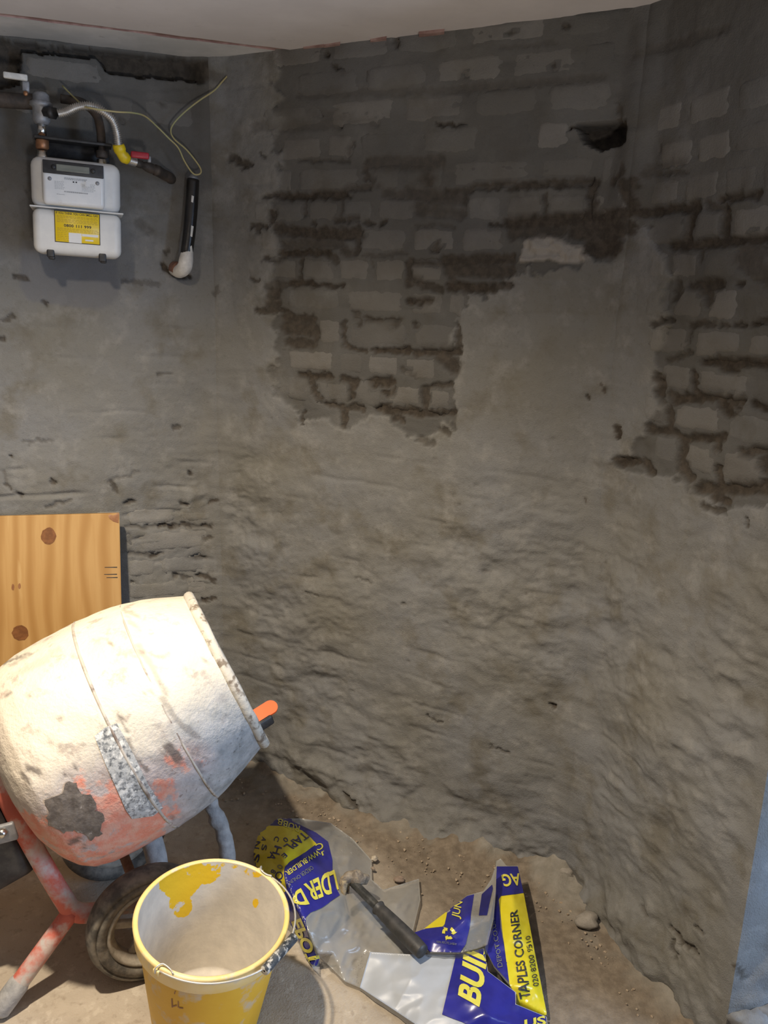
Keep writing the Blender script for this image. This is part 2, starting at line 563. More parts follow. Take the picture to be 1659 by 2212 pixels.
def floor_material():
    m, nt, b = new_mat('dusty_concrete_floor')
    N = NB(nt)
    p = N.pos()
    a = N.node('ShaderNodeAttribute', attribute_name='mask')
    sep = N.node('ShaderNodeSeparateColor')
    N.link(a.outputs['Color'], sep.inputs['Color'])
    c = N.mix(N.ramp(N.noise(p, 5, 5, 0.6), 0.38, 0.64), (0.44, 0.375, 0.295), (0.52, 0.45, 0.36))
    c = N.mix(N.math('MULTIPLY', N.ramp(N.noise(p, 26, 6, 0.65), 0.55, 0.63), 0.7), c, (0.60, 0.53, 0.43))
    c = N.mix(N.math('MULTIPLY', N.ramp(N.noise(p, 48, 5, 0.6), 0.56, 0.70), 0.6), c, (0.31, 0.25, 0.19))
    c = N.mix(sep.outputs['Red'], c, N.mix(N.ramp(N.noise(p, 40, 5, 0.6), 0.4, 0.65), (0.165, 0.132, 0.098), (0.245, 0.20, 0.15)))
    c = N.mix(sep.outputs['Green'], c, N.mix(N.ramp(N.noise(p, 30, 5, 0.6), 0.4, 0.65), (0.225, 0.205, 0.17), (0.30, 0.275, 0.235)))
    N.link(c, b.inputs['Base Color'])
    b.inputs['Roughness'].default_value = 0.9
    b.inputs['Specular IOR Level'].default_value = 0.2
    N.bump(N.math('ADD', N.noise(p, 70, 6, 0.65), N.noise(p, 260, 3, 0.6)), 0.5, 0.004, b)
    return m


M['floor'] = floor_material()

# ---------------------------------------------------------------- room layout (metres, camera at the origin)
ZC = 2.07
PL = np.array([-0.491, 2.420])        # left concave corner
PR = np.array([0.518, 1.905])         # right concave corner
dL = np.array([-math.sin(math.radians(70.5)), -math.cos(math.radians(70.5))])   # left wall, away from the corner
dC = (PR - PL) / np.linalg.norm(PR - PL)
LC = float(np.linalg.norm(PR - PL))
dR = np.array([math.sin(math.radians(20)), -math.cos(math.radians(20))])        # right wall, towards the camera


def perp(d, toward):
    n = np.array([-d[1], d[0]])
    return n if n @ toward > 0 else -n


nL = perp(dL, -PL); nC = perp(dC, -PL); nR = perp(dR, -PR)


def hit_plane(px, py, P, n, off=0.0):
    d = rays(px, py)
    t = ((P[0] * n[0] + P[1] * n[1]) + off) / (d[..., 0] * n[0] + d[..., 1] * n[1])
    return CAM + d * t[..., None]


_ar = hit_plane(1603., 2010., PR, nR)
LR = float((_ar[:2] - PR) @ dR)
PA = PR + dR * LR                      # arris where the right wall turns into the opening
dA = np.array([-dR[1], dR[0]]); dA = dA if dA[0] > 0 else -dA
dA = np.array([dA[0] * math.cos(-0.25) - dA[1] * math.sin(-0.25), dA[0] * math.sin(-0.25) + dA[1] * math.cos(-0.25)])
nA = perp(dA, -PA)

# joints left open between the bricks, soft dark marks: ((x, y), (x, y), width, depth)
S5 = [(480,385,760,380,20,.5),(860,360,850,480,30,.7),(900,395,1250,390,90,.55),(1180,470,1200,500,60,.8),(290,580,400,575,32,.8),
(400,575,550,585,48,1),(590,575,740,580,48,.95),(740,545,880,530,34,.6),(880,480,920,520,34,.5),(720,590,715,690,18,.5),
(960,560,1040,570,55,.5),(1090,560,1390,600,75,.6),(1150,650,1390,680,66,.55),(1290,545,1420,550,38,.75),(1400,560,1405,630,25,.8),
(1440,530,1660,500,38,.85),(520,600,515,690,20,.5),(330,670,330,720,42,.9),(220,750,300,745,28,.8),(250,745,260,780,24,.8),
(565,720,575,735,24,.7),(690,720,800,715,34,.75),(850,730,880,735,34,.8),(920,740,970,715,28,.85),(370,760,520,790,66,.9),
(520,790,800,790,70,.9),(800,760,800,900,34,.8),(380,900,640,900,42,1),(640,900,680,940,46,.7),(730,890,760,900,55,.7),
(400,850,700,850,55,.55),(1130,740,1340,755,18,.35),(280,935,340,940,38,.8),(340,950,400,930,28,.7),(490,940,485,1050,20,.8),
(430,1070,560,1075,42,1),(560,1080,725,1082,28,.9),(480,1040,500,1070,38,.8),(850,915,1070,905,22,.4),(885,930,890,980,15,.35),
(1230,880,1260,850,48,.8),(1100,950,1280,945,38,.8),(1090,960,1095,1080,34,.8),(1140,1060,1270,1110,46,.8),(1130,1050,1170,1080,55,.7),
(1290,950,1660,930,66,.9),(1330,1000,1660,1000,76,.8),(1330,1090,1560,1100,55,1),(1560,1090,1660,1080,46,.9),(1300,960,1340,1060,38,.7),
(300,1080,400,1080,38,.6),(330,1110,330,1210,66,.85),(240,1220,400,1225,28,.9),(1090,1165,1220,1170,38,1),(410,1260,560,1270,56,.9),
(420,1320,560,1330,86,.85),(430,1400,540,1410,56,.85),(540,1290,570,1380,38,.8),(740,1290,735,1410,26,.75),(800,1230,820,1290,46,.6),
(870,1275,930,1280,34,.85),(970,1285,1030,1290,42,.95),(1120,1280,1135,1300,38,.75),(740,1420,860,1450,28,.85),(910,1450,960,1450,38,1),
(985,1450,1080,1440,42,1),(1130,1455,1380,1450,42,.95),(1370,1330,1380,1440,38,.85),(1280,1480,1350,1540,76,.85),(480,1585,650,1590,38,1),
(550,1600,560,1680,28,.85),(570,1690,640,1750,34,.9),(640,1750,830,1770,38,.85),(730,1610,800,1620,42,.9),(785,1620,775,1710,38,.9),
(870,1630,1000,1620,50,1),(1000,1610,1000,1690,38,.9),(960,1680,985,1690,38,.9),(1060,1550,1130,1590,32,.5),(1170,1650,1340,1630,34,.75),
(1185,1660,1180,1770,38,.85),(940,1770,1160,1800,46,1),(1160,1800,1350,1790,42,.95),(1010,1820,1060,1835,38,.9),(730,1790,735,1860,42,.9),
(500,1780,490,1860,12,.8),(1150,1940,1230,1960,32,.6),(1290,1890,1310,1910,38,.7),(770,280,760,340,20,.5),(240,190,700,180,60,.35),(560,110,900,170,50,.3)]
S6 = [(430,170,490,160,14,1),(700,60,710,150,24,.7),(0,450,200,445,24,.75),(200,445,590,425,42,.9),(570,440,560,590,46,.9),(340,490,345,580,24,.65),
(90,630,160,620,20,.8),(160,625,740,580,66,.95),(190,670,420,650,66,.75),(500,660,740,640,105,.9),(570,740,690,740,95,.95),(670,430,740,380,42,.8),
(730,350,720,400,30,.7),(740,440,800,440,56,.85),(760,480,780,540,66,.9),(750,580,1060,545,46,.95),(1050,530,1020,700,42,.95),(950,730,1060,735,46,.95),
(1060,730,1400,690,52,.95),(1190,690,1215,560,42,.9),(1120,540,1180,560,38,.6),(1180,510,1350,485,42,.9),(840,400,860,370,28,.6),(860,390,1010,385,28,.5),
(890,250,895,280,15,.4),(1290,740,1413,760,56,.6),(1290,800,1413,880,110,.55),(845,650,855,690,24,.6),(1080,760,1080,800,24,.6),(950,940,970,900,28,.7),
(950,990,980,930,28,.7),(1030,930,1090,910,46,.8),(1090,930,1150,920,66,.9),(1100,960,1120,1000,46,.8),(1260,920,1275,920,34,.8),(860,1105,940,1090,30,.8),
(1040,1115,1100,1095,34,.8),(1110,1105,1140,1110,34,.75),(1180,1110,1200,1110,28,.7),(1240,1110,1280,1110,28,.75),(1320,1105,1413,1085,34,.95),
(1040,1140,1030,1190,18,.6),(930,1285,1030,1240,24,.6),(1100,1290,1240,1290,46,1),(1180,1320,1240,1330,38,.95),(1260,1285,1440,1300,48,1),
(890,1350,890,1450,38,.9),(905,1480,930,1500,24,.6),(940,1440,970,1460,38,.75),(980,1470,1070,1450,56,1),(1050,1340,1060,1460,28,.95),(1090,1460,1270,1470,34,.95),
(1170,1490,1210,1540,46,1),(1210,1490,1250,1510,28,.9),(1320,1490,1440,1540,38,.95),(935,1500,945,1580,38,.85),(840,1610,920,1620,46,.9),(930,1600,980,1640,34,.85),
(990,1650,1180,1650,38,.95),(1150,1670,1150,1710,38,.9),(1000,1660,990,1800,42,.9),(1010,1810,1030,1850,28,.85),(1280,1720,1440,1690,42,.85),(1380,1760,1420,1850,56,.85),
(1230,1890,1440,1890,66,.95),(1170,1800,1170,1870,38,.95),(1090,1890,1220,1900,56,.95),(1160,1930,1200,1960,46,.95),(710,1760,775,1765,46,.95),(815,1770,850,1815,42,.9),
(700,1600,700,1650,24,1),(1430,1280,1700,1320,46,.95),(1440,690,1700,660,50,.95),(1440,1090,1700,1080,36,.9)]
SL = [(-60,700,0,690,10,.4),(270,1138,460,1136,7,.55),(345,1134,375,1140,9,1),(395,1136,410,1138,10,.9),(438,1138,456,1141,11,.9),(278,1160,282,1172,6,.9),
(275,1196,350,1198,6,.5),(325,1196,338,1200,7,.9),(415,1200,440,1206,8,.8),(380,1243,410,1250,7,.6),(425,1245,462,1251,9,.9),(440,1165,455,1160,7,.7),
(283,1253,288,1257,6,.9),(440,1297,465,1292,9,.95),(240,1040,252,1062,9,.75),(232,1040,300,1020,8,.35),(55,955,110,952,7,.4),(5,1020,20,1060,9,.4),
(10,1048,22,1060,7,.8),(35,1062,46,1066,8,.9),(110,1035,122,1040,7,.9),(100,1092,152,1078,7,.55),(270,1085,292,1082,9,.85),(392,1088,405,1092,10,.9),
(455,1085,468,1080,9,.95),(408,1018,414,1026,7,.9),(376,922,384,924,9,.7),(340,806,372,810,6,.5),(10,690,28,682,10,.7),(0,728,10,732,9,.8),(90,650,102,655,8,.8),
(30,600,62,602,8,.8),(540,604,556,606,8,.7),(495,340,540,355,14,.8),(508,350,530,358,16,.9),(465,640,470,620,8,.5),(268,610,340,612,11,.45),
(355,545,362,540,12,.7),(352,570,362,585,9,.95),(362,585,385,598,11,1),(385,598,412,597,9,1),(380,130,470,170,26,.45),(20,985,24,988,7,.9),
(768,690,772,700,8,.8),(60,440,70,520,30,.25),(300,480,320,500,20,.35),(262,260,268,268,10,.7),(345,225,352,230,8,.6)]
STROKES = [(460 + a / 2.592, 200 + b / 2.592, 460 + c / 2.592, 200 + d / 2.592, e / 2.592, f) for a, b, c, d, e, f in S5]
STROKES += [(1020 + a / 2.211, 200 + b / 2.211, 1020 + c / 2.211, 200 + d / 2.211, e / 2.211, f) for a, b, c, d, e, f in S6]
STROKES += SL
# cracks and nicks low on the walls
STROKES += [(770,1248,800,1262,5,.4),(925,1545,955,1562,4,.6),(1060,1608,1100,1620,6,.5),(760,1698,790,1732,7,.8),(520,1685,600,1705,9,.7),(560,1700,590,1735,14,.6),
(790,1735,830,1800,7,.4),(660,1275,690,1290,5,.4),(1448,2005,1475,2040,8,.8),(1475,2040,1506,2060,8,.8),(1505,2000,1520,2012,8,.7),(1455,2035,1462,2070,6,.6),
(1590,2080,1606,2105,11,.8),(1285,1950,1300,1985,9,.5),(1390,1955,1402,1975,8,.5),(1195,1522,1196,1526,7,1),(1310,830,1320,845,9,.9),(1335,925,1336,945,9,.9),
(1275,855,1280,860,9,.9),(1272,1075,1274,1082,7,.8),(1610,1118,1612,1138,9,.9),(1520,1090,1552,1105,14,.8),(1175,395,1500,300,0,0),(1100,66,1106,74,12,.9),(1218,52,1226,60,14,1),
(1000,155,1004,160,8,.9),(1190,135,1196,146,10,.9),(722,142,734,152,14,.9),(706,116,712,120,10,1),(850,80,856,100,12,.7),(940,265,985,272,8,.95),(985,272,1002,268,6,.9),
(695,245,698,252,6,.8),(725,255,735,275,5,.9),(640,205,1000,190,16,.3),(1000,190,1300,165,18,.35),(560,330,570,345,8,.6),(1080,100,1200,90,10,.3),(1380,120,1560,60,22,.35),
(1400,360,1470,350,14,.4)]
EXPOSED = [(600,60),(596,860),(650,900),(700,912),(760,925),(830,893),(880,935),(985,930),(985,700),(1010,640),(1120,600),(1280,560),(1340,560),(1348,430),
           (1440,560),(1415,900),(1330,1010),(1480,1040),(1560,1100),(1740,1080),(1740,-120),(600,-120)]
HOLE = [(1240,268),(1356,262),(1357,308),(1291,321),(1262,306),(1250,288)]
VOID = [(-80,70),(0,84),(110,100),(200,104),(490,138),(500,160),(440,178),(390,170),(300,165),(230,150),(215,122),(120,116),(42,112),(38,182),(-80,196)]
CEMENT = [(42,520),(252,520),(256,636),(242,662),(205,668),(100,655),(60,648),(44,618)]
ROUGH = [(1135,520),(1165,505),(1210,520),(1240,530),(1277,530),(1277,562),(1215,568),(1180,560),(1120,572),(1125,545)]


def strokes_mask(px, py):
    R = np.zeros(px.shape)
    jx = px + 5 * vn(px / 4.5, py / 4.5, 13) + 7 * vn(px / 9, py / 9, 3) + 9 * vn(px / 22, py / 22, 5)
    jy = py + 5 * vn(px / 4.5, py / 4.5, 14) + 7 * vn(px / 9, py / 9, 8) + 6 * vn(px / 22, py / 22, 9)
    for x1, y1, x2, y2, wd, dp in STROKES:
        if dp <= 0: continue
        r = wd * 0.5
        idx = np.nonzero((px > min(x1, x2) - r - 12) & (px < max(x1, x2) + r + 12) & (py > min(y1, y2) - r - 12) & (py < max(y1, y2) + r + 12))[0]
        if len(idx) == 0: continue
        X = jx[idx]; Y = jy[idx]
        dx, dy = x2 - x1, y2 - y1
        t = np.clip(((X - x1) * dx + (Y - y1) * dy) / (dx * dx + dy * dy + 1e-9), 0, 1)
        dd = np.hypot(X - x1 - t * dx, Y - y1 - t * dy)
        s = max(2.5, min(10.0, r * 0.75))
        R[idx] = np.maximum(R[idx], dp * (1 - sstep(r - s * 0.6, r + s * 0.6, dd)))
    return R


def soft_poly(px, py, poly, jit=8):
    acc = np.zeros(px.shape)
    for k in range(4):
        ox, oy = ((-1.5, -1), (1.5, -1), (1, 1.5), (-1, 1.5))[k]
        jx = px + jit * fbm(px / 26, py / 26, 21) * 1.6 + ox * 1.6
        jy = py + jit * fbm(px / 26, py / 26, 31) * 1.6 + oy * 1.6
        acc += inpoly(jx, jy, poly)
    return acc / 4


def wall_field(u, v, px, py, seed, which):
    """relief (metres, towards the room) and colour masks at points of a wall"""
    R = strokes_mask(px, py)
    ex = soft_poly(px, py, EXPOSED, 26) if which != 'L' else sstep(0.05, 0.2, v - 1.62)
    hole = soft_poly(px, py, HOLE, 4) if which != 'L' else np.zeros(px.shape)
    void = soft_poly(px, py, VOID, 7) if which == 'L' else np.zeros(px.shape)
    cem = soft_poly(px, py, CEMENT, 3) if which == 'L' else np.zeros(px.shape)
    rough = soft_poly(px, py, ROUGH, 6) if which == 'C' else np.zeros(px.shape)
    low = 1 - sstep(0.85, 1.25, v + 0.2 * fbm(u * 3, v * 3, seed + 2))
    h = 0.020 * fbm(u * 2.3, v * 2.1, seed, 3) + 0.006 * fbm(u * 9, v * 10, seed + 4, 4)
    # trowelled lumpy render low down, dragged roughly along the courses
    wx = 0.05 * fbm(u * 5, v * 5, seed + 31, 3); wz = 0.04 * fbm(u * 5, v * 5, seed + 33, 3)
    ua = u + v * 0.30 + wx; va = v - u * 0.16 + wz
    lum = 0.010 * fbm(ua * 9, va * 17, seed + 6, 4) + 0.0045 * np.clip(ridge(ua * 7, va * 13, seed + 9, 3), -1, 1)
    lum += 0.011 * fbm(ua * 4.6, va * 8.5, seed + 43, 3)
    lum += 0.0035 * fbm(ua * 26, va * 44, seed + 12, 3)
    patchy = 0.45 + 1.1 * sstep(-0.25, 0.35, fbm(u * 3.2, v * 3.2, seed + 35, 3))
    h = h + lum * patchy * (0.28 + 0.62 * low) * (1 - 0.5 * cem)
    # brick courses telegraph faintly through the coat
    course = np.abs(((v + 0.018 * fbm(u * 5, v * 4, seed + 15)) / 0.0765) % 1 - 0.5) * 2
    cpat = sstep(-0.1, 0.3, fbm(u * 7, v * 9, seed + 37, 3))
    h = h - (0.0022 + 0.0045 * (low if which == 'L' else 0)) * sstep(0.74, 1.0, course) * cpat
    h = h + 0.0012 * fbm(u * 70, v * 70, seed + 17, 2)
    h = h - 0.007 * ex + 0.011 * rough * (0.6 + 1.4 * fbm(u * 60, v * 70, seed + 19, 3))
    h = h - 0.009 * R - 0.075 * hole - 0.045 * void
    # random pits
    pit = sstep(0.60, 0.78, fbm(u * 26, v * 36, seed + 23, 2)) * (0.35 + 0.65 * low)
    h = h - 0.006 * pit
    # rubble and broken render at the foot
    foot = np.exp(-np.clip(v, 0, None) / 0.075)
    foot2 = np.exp(-np.clip(v, 0, None) / 0.14)
    h = h + foot2 * 0.035 * sstep(-0.1, 0.5, fbm(u * 6.5, v * 7.5, seed + 41, 3)) + foot2 * 0.016 * np.clip(ridge(u * 7 + v * 2, v * 9 - u * 2, seed + 45, 3), -1.2, 0.6) + foot * (0.020 + 0.045 * fbm(u * 8, v * 9, seed + 25, 4) + 0.016 * fbm(u * 26, v * 26, seed + 27, 3))
    Rc = np.clip(np.maximum.reduce([R, 0.95 * hole, 0.88 * void, 0.45 * pit, 0.25 * rough * 0]), 0, 1)
    G = np.clip(0.75 * rough + 0.0 * R, 0, 1)
    edge = ex * 0
    bare = np.clip(ex * (0.95 + 0.6 * fbm(u * 6, v * 8, seed + 39, 3)), 0, 1)  # brick zone, also darkens the upper walls in place of weaker light
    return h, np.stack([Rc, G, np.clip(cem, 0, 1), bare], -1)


def corner_off(v, seed):
    return 0.012 + 0.014 * fbm(v * 5, v * 0 + seed, seed, 4) + 0.004 * fbm(v * 40, v * 0 + seed, seed + 3, 3)


def build_wall(name, P, d, n, length, seed, which, ends, res=0.0042, coarse_after=None):
    """ends: for u=0 and u=length either None or (bisector, seed)"""
    if coarse_after:
        us = np.concatenate([np.arange(0, coarse_after, res), np.linspace(coarse_after, length, 40)])
    else:
        us = np.linspace(0, length, int(length / res) + 1)
    vs = np.linspace(-0.03, ZC + 0.06, int((ZC + 0.09) / res) + 1)
    U, Vv = np.meshgrid(us, vs, indexing='ij')
    u = U.ravel(); v = Vv.ravel()
    base = np.stack([P[0] + d[0] * u, P[1] + d[1] * u, v], -1)
    px, py = project(base)
    front = (base - CAM) @ RMn
    px = np.where(front[:, 2] < -0.1, px, 9999)
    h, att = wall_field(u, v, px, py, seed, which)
    pos = base + np.stack([n[0] * h, n[1] * h, 0 * h], -1)
    for e, t in ((ends[0], u), (ends[1], length - u)):
        if e is None: continue
        s = sstep(0, 0.075 + 0.05 * fbm(v * 6, t * 3, 55, 3), t)
        hc = corner_off(v, e[1]) * e[2]
        pc = base + np.stack([e[0][0] * hc, e[0][1] * hc, 0 * hc], -1)
        pos = pos * s[:, None] + pc * (1 - s[:, None])
    F = grid_faces(len(us), len(vs))
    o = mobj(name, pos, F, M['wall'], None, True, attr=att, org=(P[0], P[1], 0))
    tag(o, kind='structure')
    return o


bisL = (nL + nC) / np.linalg.norm(nL + nC)
bisR = (nR + nC) / np.linalg.norm(nR + nC)
bisA = (nR + nA) / np.linalg.norm(nR + nA)
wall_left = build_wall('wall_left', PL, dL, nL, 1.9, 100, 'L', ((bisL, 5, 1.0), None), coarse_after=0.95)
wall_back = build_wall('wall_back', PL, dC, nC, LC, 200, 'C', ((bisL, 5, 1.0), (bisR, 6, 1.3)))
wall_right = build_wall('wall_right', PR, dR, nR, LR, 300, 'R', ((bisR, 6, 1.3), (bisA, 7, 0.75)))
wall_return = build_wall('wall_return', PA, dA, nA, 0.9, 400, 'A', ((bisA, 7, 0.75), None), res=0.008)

# ---------------------------------------------------------------- bricks that can be picked apart
brick_n = 0


def brick(wall, P, d, n, seed, which, x0, x1, y0, y1, jn, lift=0.0014, dark_limit=0.5):
    """x0..x1, y0..y1: extent in wall metres (u, v)"""
    nu, nv = 10, 6
    a = np.linspace(0, 1, nu); b = np.linspace(0, 1, nv)
    A, B = np.meshgrid(a, b, indexing='ij')
    cu, cv = (x0 + x1) / 2, (y0 + y1) / 2
    hu, hv = (x1 - x0) / 2 - jn, (y1 - y0) / 2 - jn
    if hu < 0.012 or hv < 0.012: return
    su = (A * 2 - 1).ravel(); sv = (B * 2 - 1).ravel()
    # rounded corners
    k = np.maximum(np.abs(su), np.abs(sv)) + 1e-9
    rnd = 1 - 0.10 * (np.abs(su) * np.abs(sv)) ** 3
    wob = 0.0065
    u = cu + su * hu * rnd + wob * vn(su * 2 + x0 * 50, sv * 2 + y0 * 70, 3)
    v = cv + sv * hv * rnd + wob * vn(su * 2 + x0 * 50, sv * 2 + y0 * 70, 4)
    base = np.stack([P[0] + d[0] * u, P[1] + d[1] * u, v], -1)
    px, py = project(base)
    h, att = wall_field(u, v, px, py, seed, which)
    if att[:, 0].mean() > dark_limit: return
    edge = np.maximum(np.abs(su), np.abs(sv))
    edge = sstep(0.72, 1.0, edge)
    h = h + lift * (1 - edge) - 0.0018 * edge + 0.002 * vn(x0 * 90 + su, y0 * 90 + sv, 6)
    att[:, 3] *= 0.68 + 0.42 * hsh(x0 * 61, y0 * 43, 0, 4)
    att[:, 1] = np.clip(att[:, 1] + 0.17 * hsh(x0 * 37, y0 * 91, 0, 2) * (1 - att[:, 0]), 0, 1)
    pos = base + np.stack([n[0] * h, n[1] * h, 0 * h], -1)
    back = base - 0.02 * np.stack([n[0] + 0 * h, n[1] + 0 * h, 0 * h], -1)
    F = [tuple(f) for f in grid_faces(nu, nv)]
    ring = [i * nv for i in range(nu)] + [(nu - 1) * nv + j for j in range(1, nv)] + [i * nv + nv - 1 for i in range(nu - 2, -1, -1)] + [j for j in range(nv - 2, 0, -1)]
    N0 = len(pos)
    V = np.vstack([pos, back[ring]])
    A2 = np.vstack([att, att[ring]])
    m = len(ring)
    for i in range(m):
        j = (i + 1) % m
        F.append((ring[j], ring[i], N0 + i, N0 + j))
    global brick_n
    brick_n += 1
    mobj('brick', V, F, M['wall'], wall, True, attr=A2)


def uv(px, py, P, d, n):
    Q = hit_plane(float(px), float(py), P, n)
    return float((Q[:2] - P) @ d), float(Q[2])


def courses(wall, P, d, n, seed, which, refx, lines, joints, jn=0.006, **kw):
    vs = [uv(refx, y, P, d, n)[1] for y in lines]
    for i, js in enumerate(joints):
        v1, v0 = vs[i], vs[i + 1]
        ym = (lines[i] + lines[i + 1]) / 2
        # joints are read along the course, which runs level on the wall
        us = []
        for x in js:
            # find the image height of this course at column x
            yy = ym
            for _ in range(6):
                q = uv(x, yy, P, d, n)
                yy += (q[1] - (v0 + v1) / 2) * 900
            us.append(uv(x, yy, P, d, n)[0])
        for a, b in zip(us[:-1], us[1:]):
            if a > b: a, b = b, a
            brick(wall, P, d, n, seed, which, a, b, v0, v1, jn, **kw)


courses(wall_back, PL, dC, nC, 200, 'C', 800,
        [64, 132, 204, 276, 348, 421, 486, 551, 617, 683, 757, 818, 889],
        [[580, 705, 850, 1000, 1195, 1330], [630, 780, 930, 1090, 1250, 1335], [560, 700, 860, 1010, 1170, 1330], [600, 700, 765, 900, 1040, 1150, 1232],
         [580, 635, 788, 868, 960, 1155, 1290, 1345], [545, 587, 661, 736, 807, 904, 1000, 1083, 1176, 1268, 1340], [560, 607, 770, 884, 990, 1092],
         [572, 647, 726, 803, 881, 962], [610, 742, 880, 962, 1010], [684, 743, 888, 992], [614, 730, 790, 865, 946], [615, 672, 761, 830, 915, 977]])
courses(wall_right, PR, dR, nR, 300, 'R', 1500,
        [195, 282, 365, 446, 530, 613, 700, 783, 861, 944, 1030],
        [[1385, 1480, 1590, 1680], [1420, 1500, 1585, 1680], [1390, 1470, 1560, 1640, 1700], [1375, 1490, 1567, 1690], [1400, 1440, 1508, 1597, 1690],
         [1395, 1445, 1520, 1590, 1680], [1400, 1490, 1600, 1690], [1420, 1495, 1620, 1700], [1390, 1447, 1553, 1690], [1395, 1404, 1466, 1549, 1650, 1700]])
courses(wall_left, PL, dL, nL, 100, 'L', 360,
        [1090, 1138, 1198, 1248, 1296], [[200, 270, 385, 466], [200, 290, 470], [270, 340, 468], [270, 395, 470]], jn=0.007)
courses(wall_left, PL, dL, nL, 100, 'L', 200,
        [112, 190, 268], [[-60, 38], [20, 120, 300, 440]], jn=0.006)
courses(wall_left, PL, dL, nL, 100, 'L', 140, [118, 184], [[42, 236]], jn=0.006)

# ---------------------------------------------------------------- floor
xs = np.concatenate([np.linspace(-3.0, -1.3, 8, endpoint=False), np.arange(-1.3, 0.95, 0.006), np.linspace(0.95, 3.2, 10)])
ys = np.concatenate([np.linspace(-2.2, 0.75, 10, endpoint=False), np.arange(0.75, 2.55, 0.006), np.linspace(2.55, 3.0, 4)])
X, Y = np.meshgrid(xs, ys, indexing='ij')
x = X.ravel(); y = Y.ravel()
dcen = (x - PL[0]) * nC[0] + (y - PL[1]) * nC[1]       # distance in front of the back wall
drig = (x - PR[0]) * nR[0] + (y - PR[1]) * nR[1]
dlef = (x - PL[0]) * nL[0] + (y - PL[1]) * nL[1]
dw = np.minimum(np.minimum(np.abs(dcen), np.abs(drig)), np.abs(dlef))
near = np.exp(-np.clip(np.minimum(dcen, drig + 0.03), 0, None) / 0.07)
z = 0.006 * fbm(x * 3, y * 3, 40, 3) + 0.0016 * fbm(x * 40, y * 40, 41, 3) - 0.003
z = z + near * (0.024 + 0.065 * np.clip(fbm(x * 10, y * 10, 42, 4) + 0.1, 0, 1) + 0.012 * fbm(x * 36, y * 36, 43, 3))
z = z + np.exp(-np.clip(dcen - 0.05, 0, None) / 0.12) * (0.012 * fbm(x * 19, y * 19, 47, 4) + 0.005)
soil = np.clip(np.exp(-np.clip(dcen - 0.12, 0, None) / 0.14) + 0.75 * sstep(-0.2, 0.35, x) + 0.6 * np.exp(-np.clip(drig, 0, None) / 0.05) + 0.35 * fbm(x * 9, y * 9, 44, 4), 0, 1)
crust = np.clip(np.exp(-np.clip(dcen - 0.02, 0, None) / 0.09) + np.exp(-np.clip(drig, 0, None) / 0.07), 0, 1) * sstep(-0.18, 0.22, fbm(x * 12, y * 12, 46, 4))
floor = mobj('floor', np.stack([x, y, z], -1), grid_faces(len(xs), len(ys)), M['floor'], None, True,
             attr=np.stack([soil, crust, 0 * soil], -1), org=(0, 0, 0))
tag(floor, kind='structure')

# ---------------------------------------------------------------- ceiling: two boards with an open pink joint between them
def jag(P0, P1, amp, seed, step=0.012):
    P0 = np.asarray(P0, float); P1 = np.asarray(P1, float)
    L = np.linalg.norm(P1 - P0); n = max(2, int(L / step))
    t = np.linspace(0, 1, n)
    dd = (P1 - P0) / L; nn = np.array([-dd[1], dd[0]])
    off = amp * fbm(t * L * 14, t * 0 + seed, seed, 4) * 1.6
    off[0] = off[-1] = 0
    return P0 + (P1 - P0) * t[:, None] + nn * off[:, None]


def slab(name, poly, z0, z1, mats, parent):
    poly = [tuple(p) for p in poly]
    n = len(poly)
    V = [(p[0], p[1], z0) for p in poly] + [(p[0], p[1], z1) for p in poly]
    F = [tuple(range(n)), tuple(range(2 * n - 1, n - 1, -1))]
    F += [(i, (i + 1) % n, n + (i + 1) % n, n + i) for i in range(n)]
    o = mobj(name, V, F, mats, parent, False)
    if len(mats) > 1:
        for i, p in enumerate(o.data.polygons):
            p.material_index = 1 if i >= 2 else 0
    return o


ceil = mobj('ceiling', [(-3, -2.2, 2.125), (3.2, -2.2, 2.125), (3.2, 3, 2.125), (-3, 3, 2.125), (-3, -2.2, 2.15), (3.2, -2.2, 2.15), (3.2, 3, 2.15), (-3, 3, 2.15)],
            [(0, 1, 2, 3), (7, 6, 5, 4), (0, 4, 5, 1), (1, 5, 6, 2), (2, 6, 7, 3), (3, 7, 4, 0)], M['joist'], None, False, org=(0, 0, ZC))
tag(ceil, kind='structure')


def cz(px, py):
    return on_z(float(px), float(py), ZC)[:2]


jA = cz(0, 30); jB = cz(655, 112)
jd = (jB - jA) / np.linalg.norm(jB - jA)
jFar = jA - jd * 1.6
jn_ = perp(jd, -jA)                     # towards the room
eL0 = PL + dL * 1.9 + nL * 0.0
cC = cz(1395, 11)
main_poly = np.vstack([jag(jFar + jn_ * 0.004, jB + jn_ * 0.004, 0.004, 3), jag(jB, PR + nC * 0.006 + dC * -0.02, 0.012, 4)[1:], jag(PR, PA, 0.006, 5)[1:],
                       [(PA + dA * 0.9).tolist(), [3.2, 1.5], [3.2, -2.2], [-3, -2.2], [-3, jFar[1]]]])
mp = slab('plasterboard_panel', main_poly, ZC, ZC + 0.0125, [M['ceil'], M['ceil_edge']], ceil)
sA = cz(0, 78); sB = cz(495, 137)
sd = (sB - sA) / np.linalg.norm(sB - sA)
strip_poly = np.vstack([jag(jFar - jn_ * 0.030, jB - jn_ * 0.022, 0.007, 8), jag(jB - jn_ * 0.01, sB, 0.010, 9)[1:], jag(sB, sA, 0.020, 10)[1:], [(sA - sd * 1.6).tolist()]])
sp_ = slab('plasterboard_panel', strip_poly, ZC + 0.001, ZC + 0.0135, [M['ceil_strip'], M['ceil_edge']], ceil)
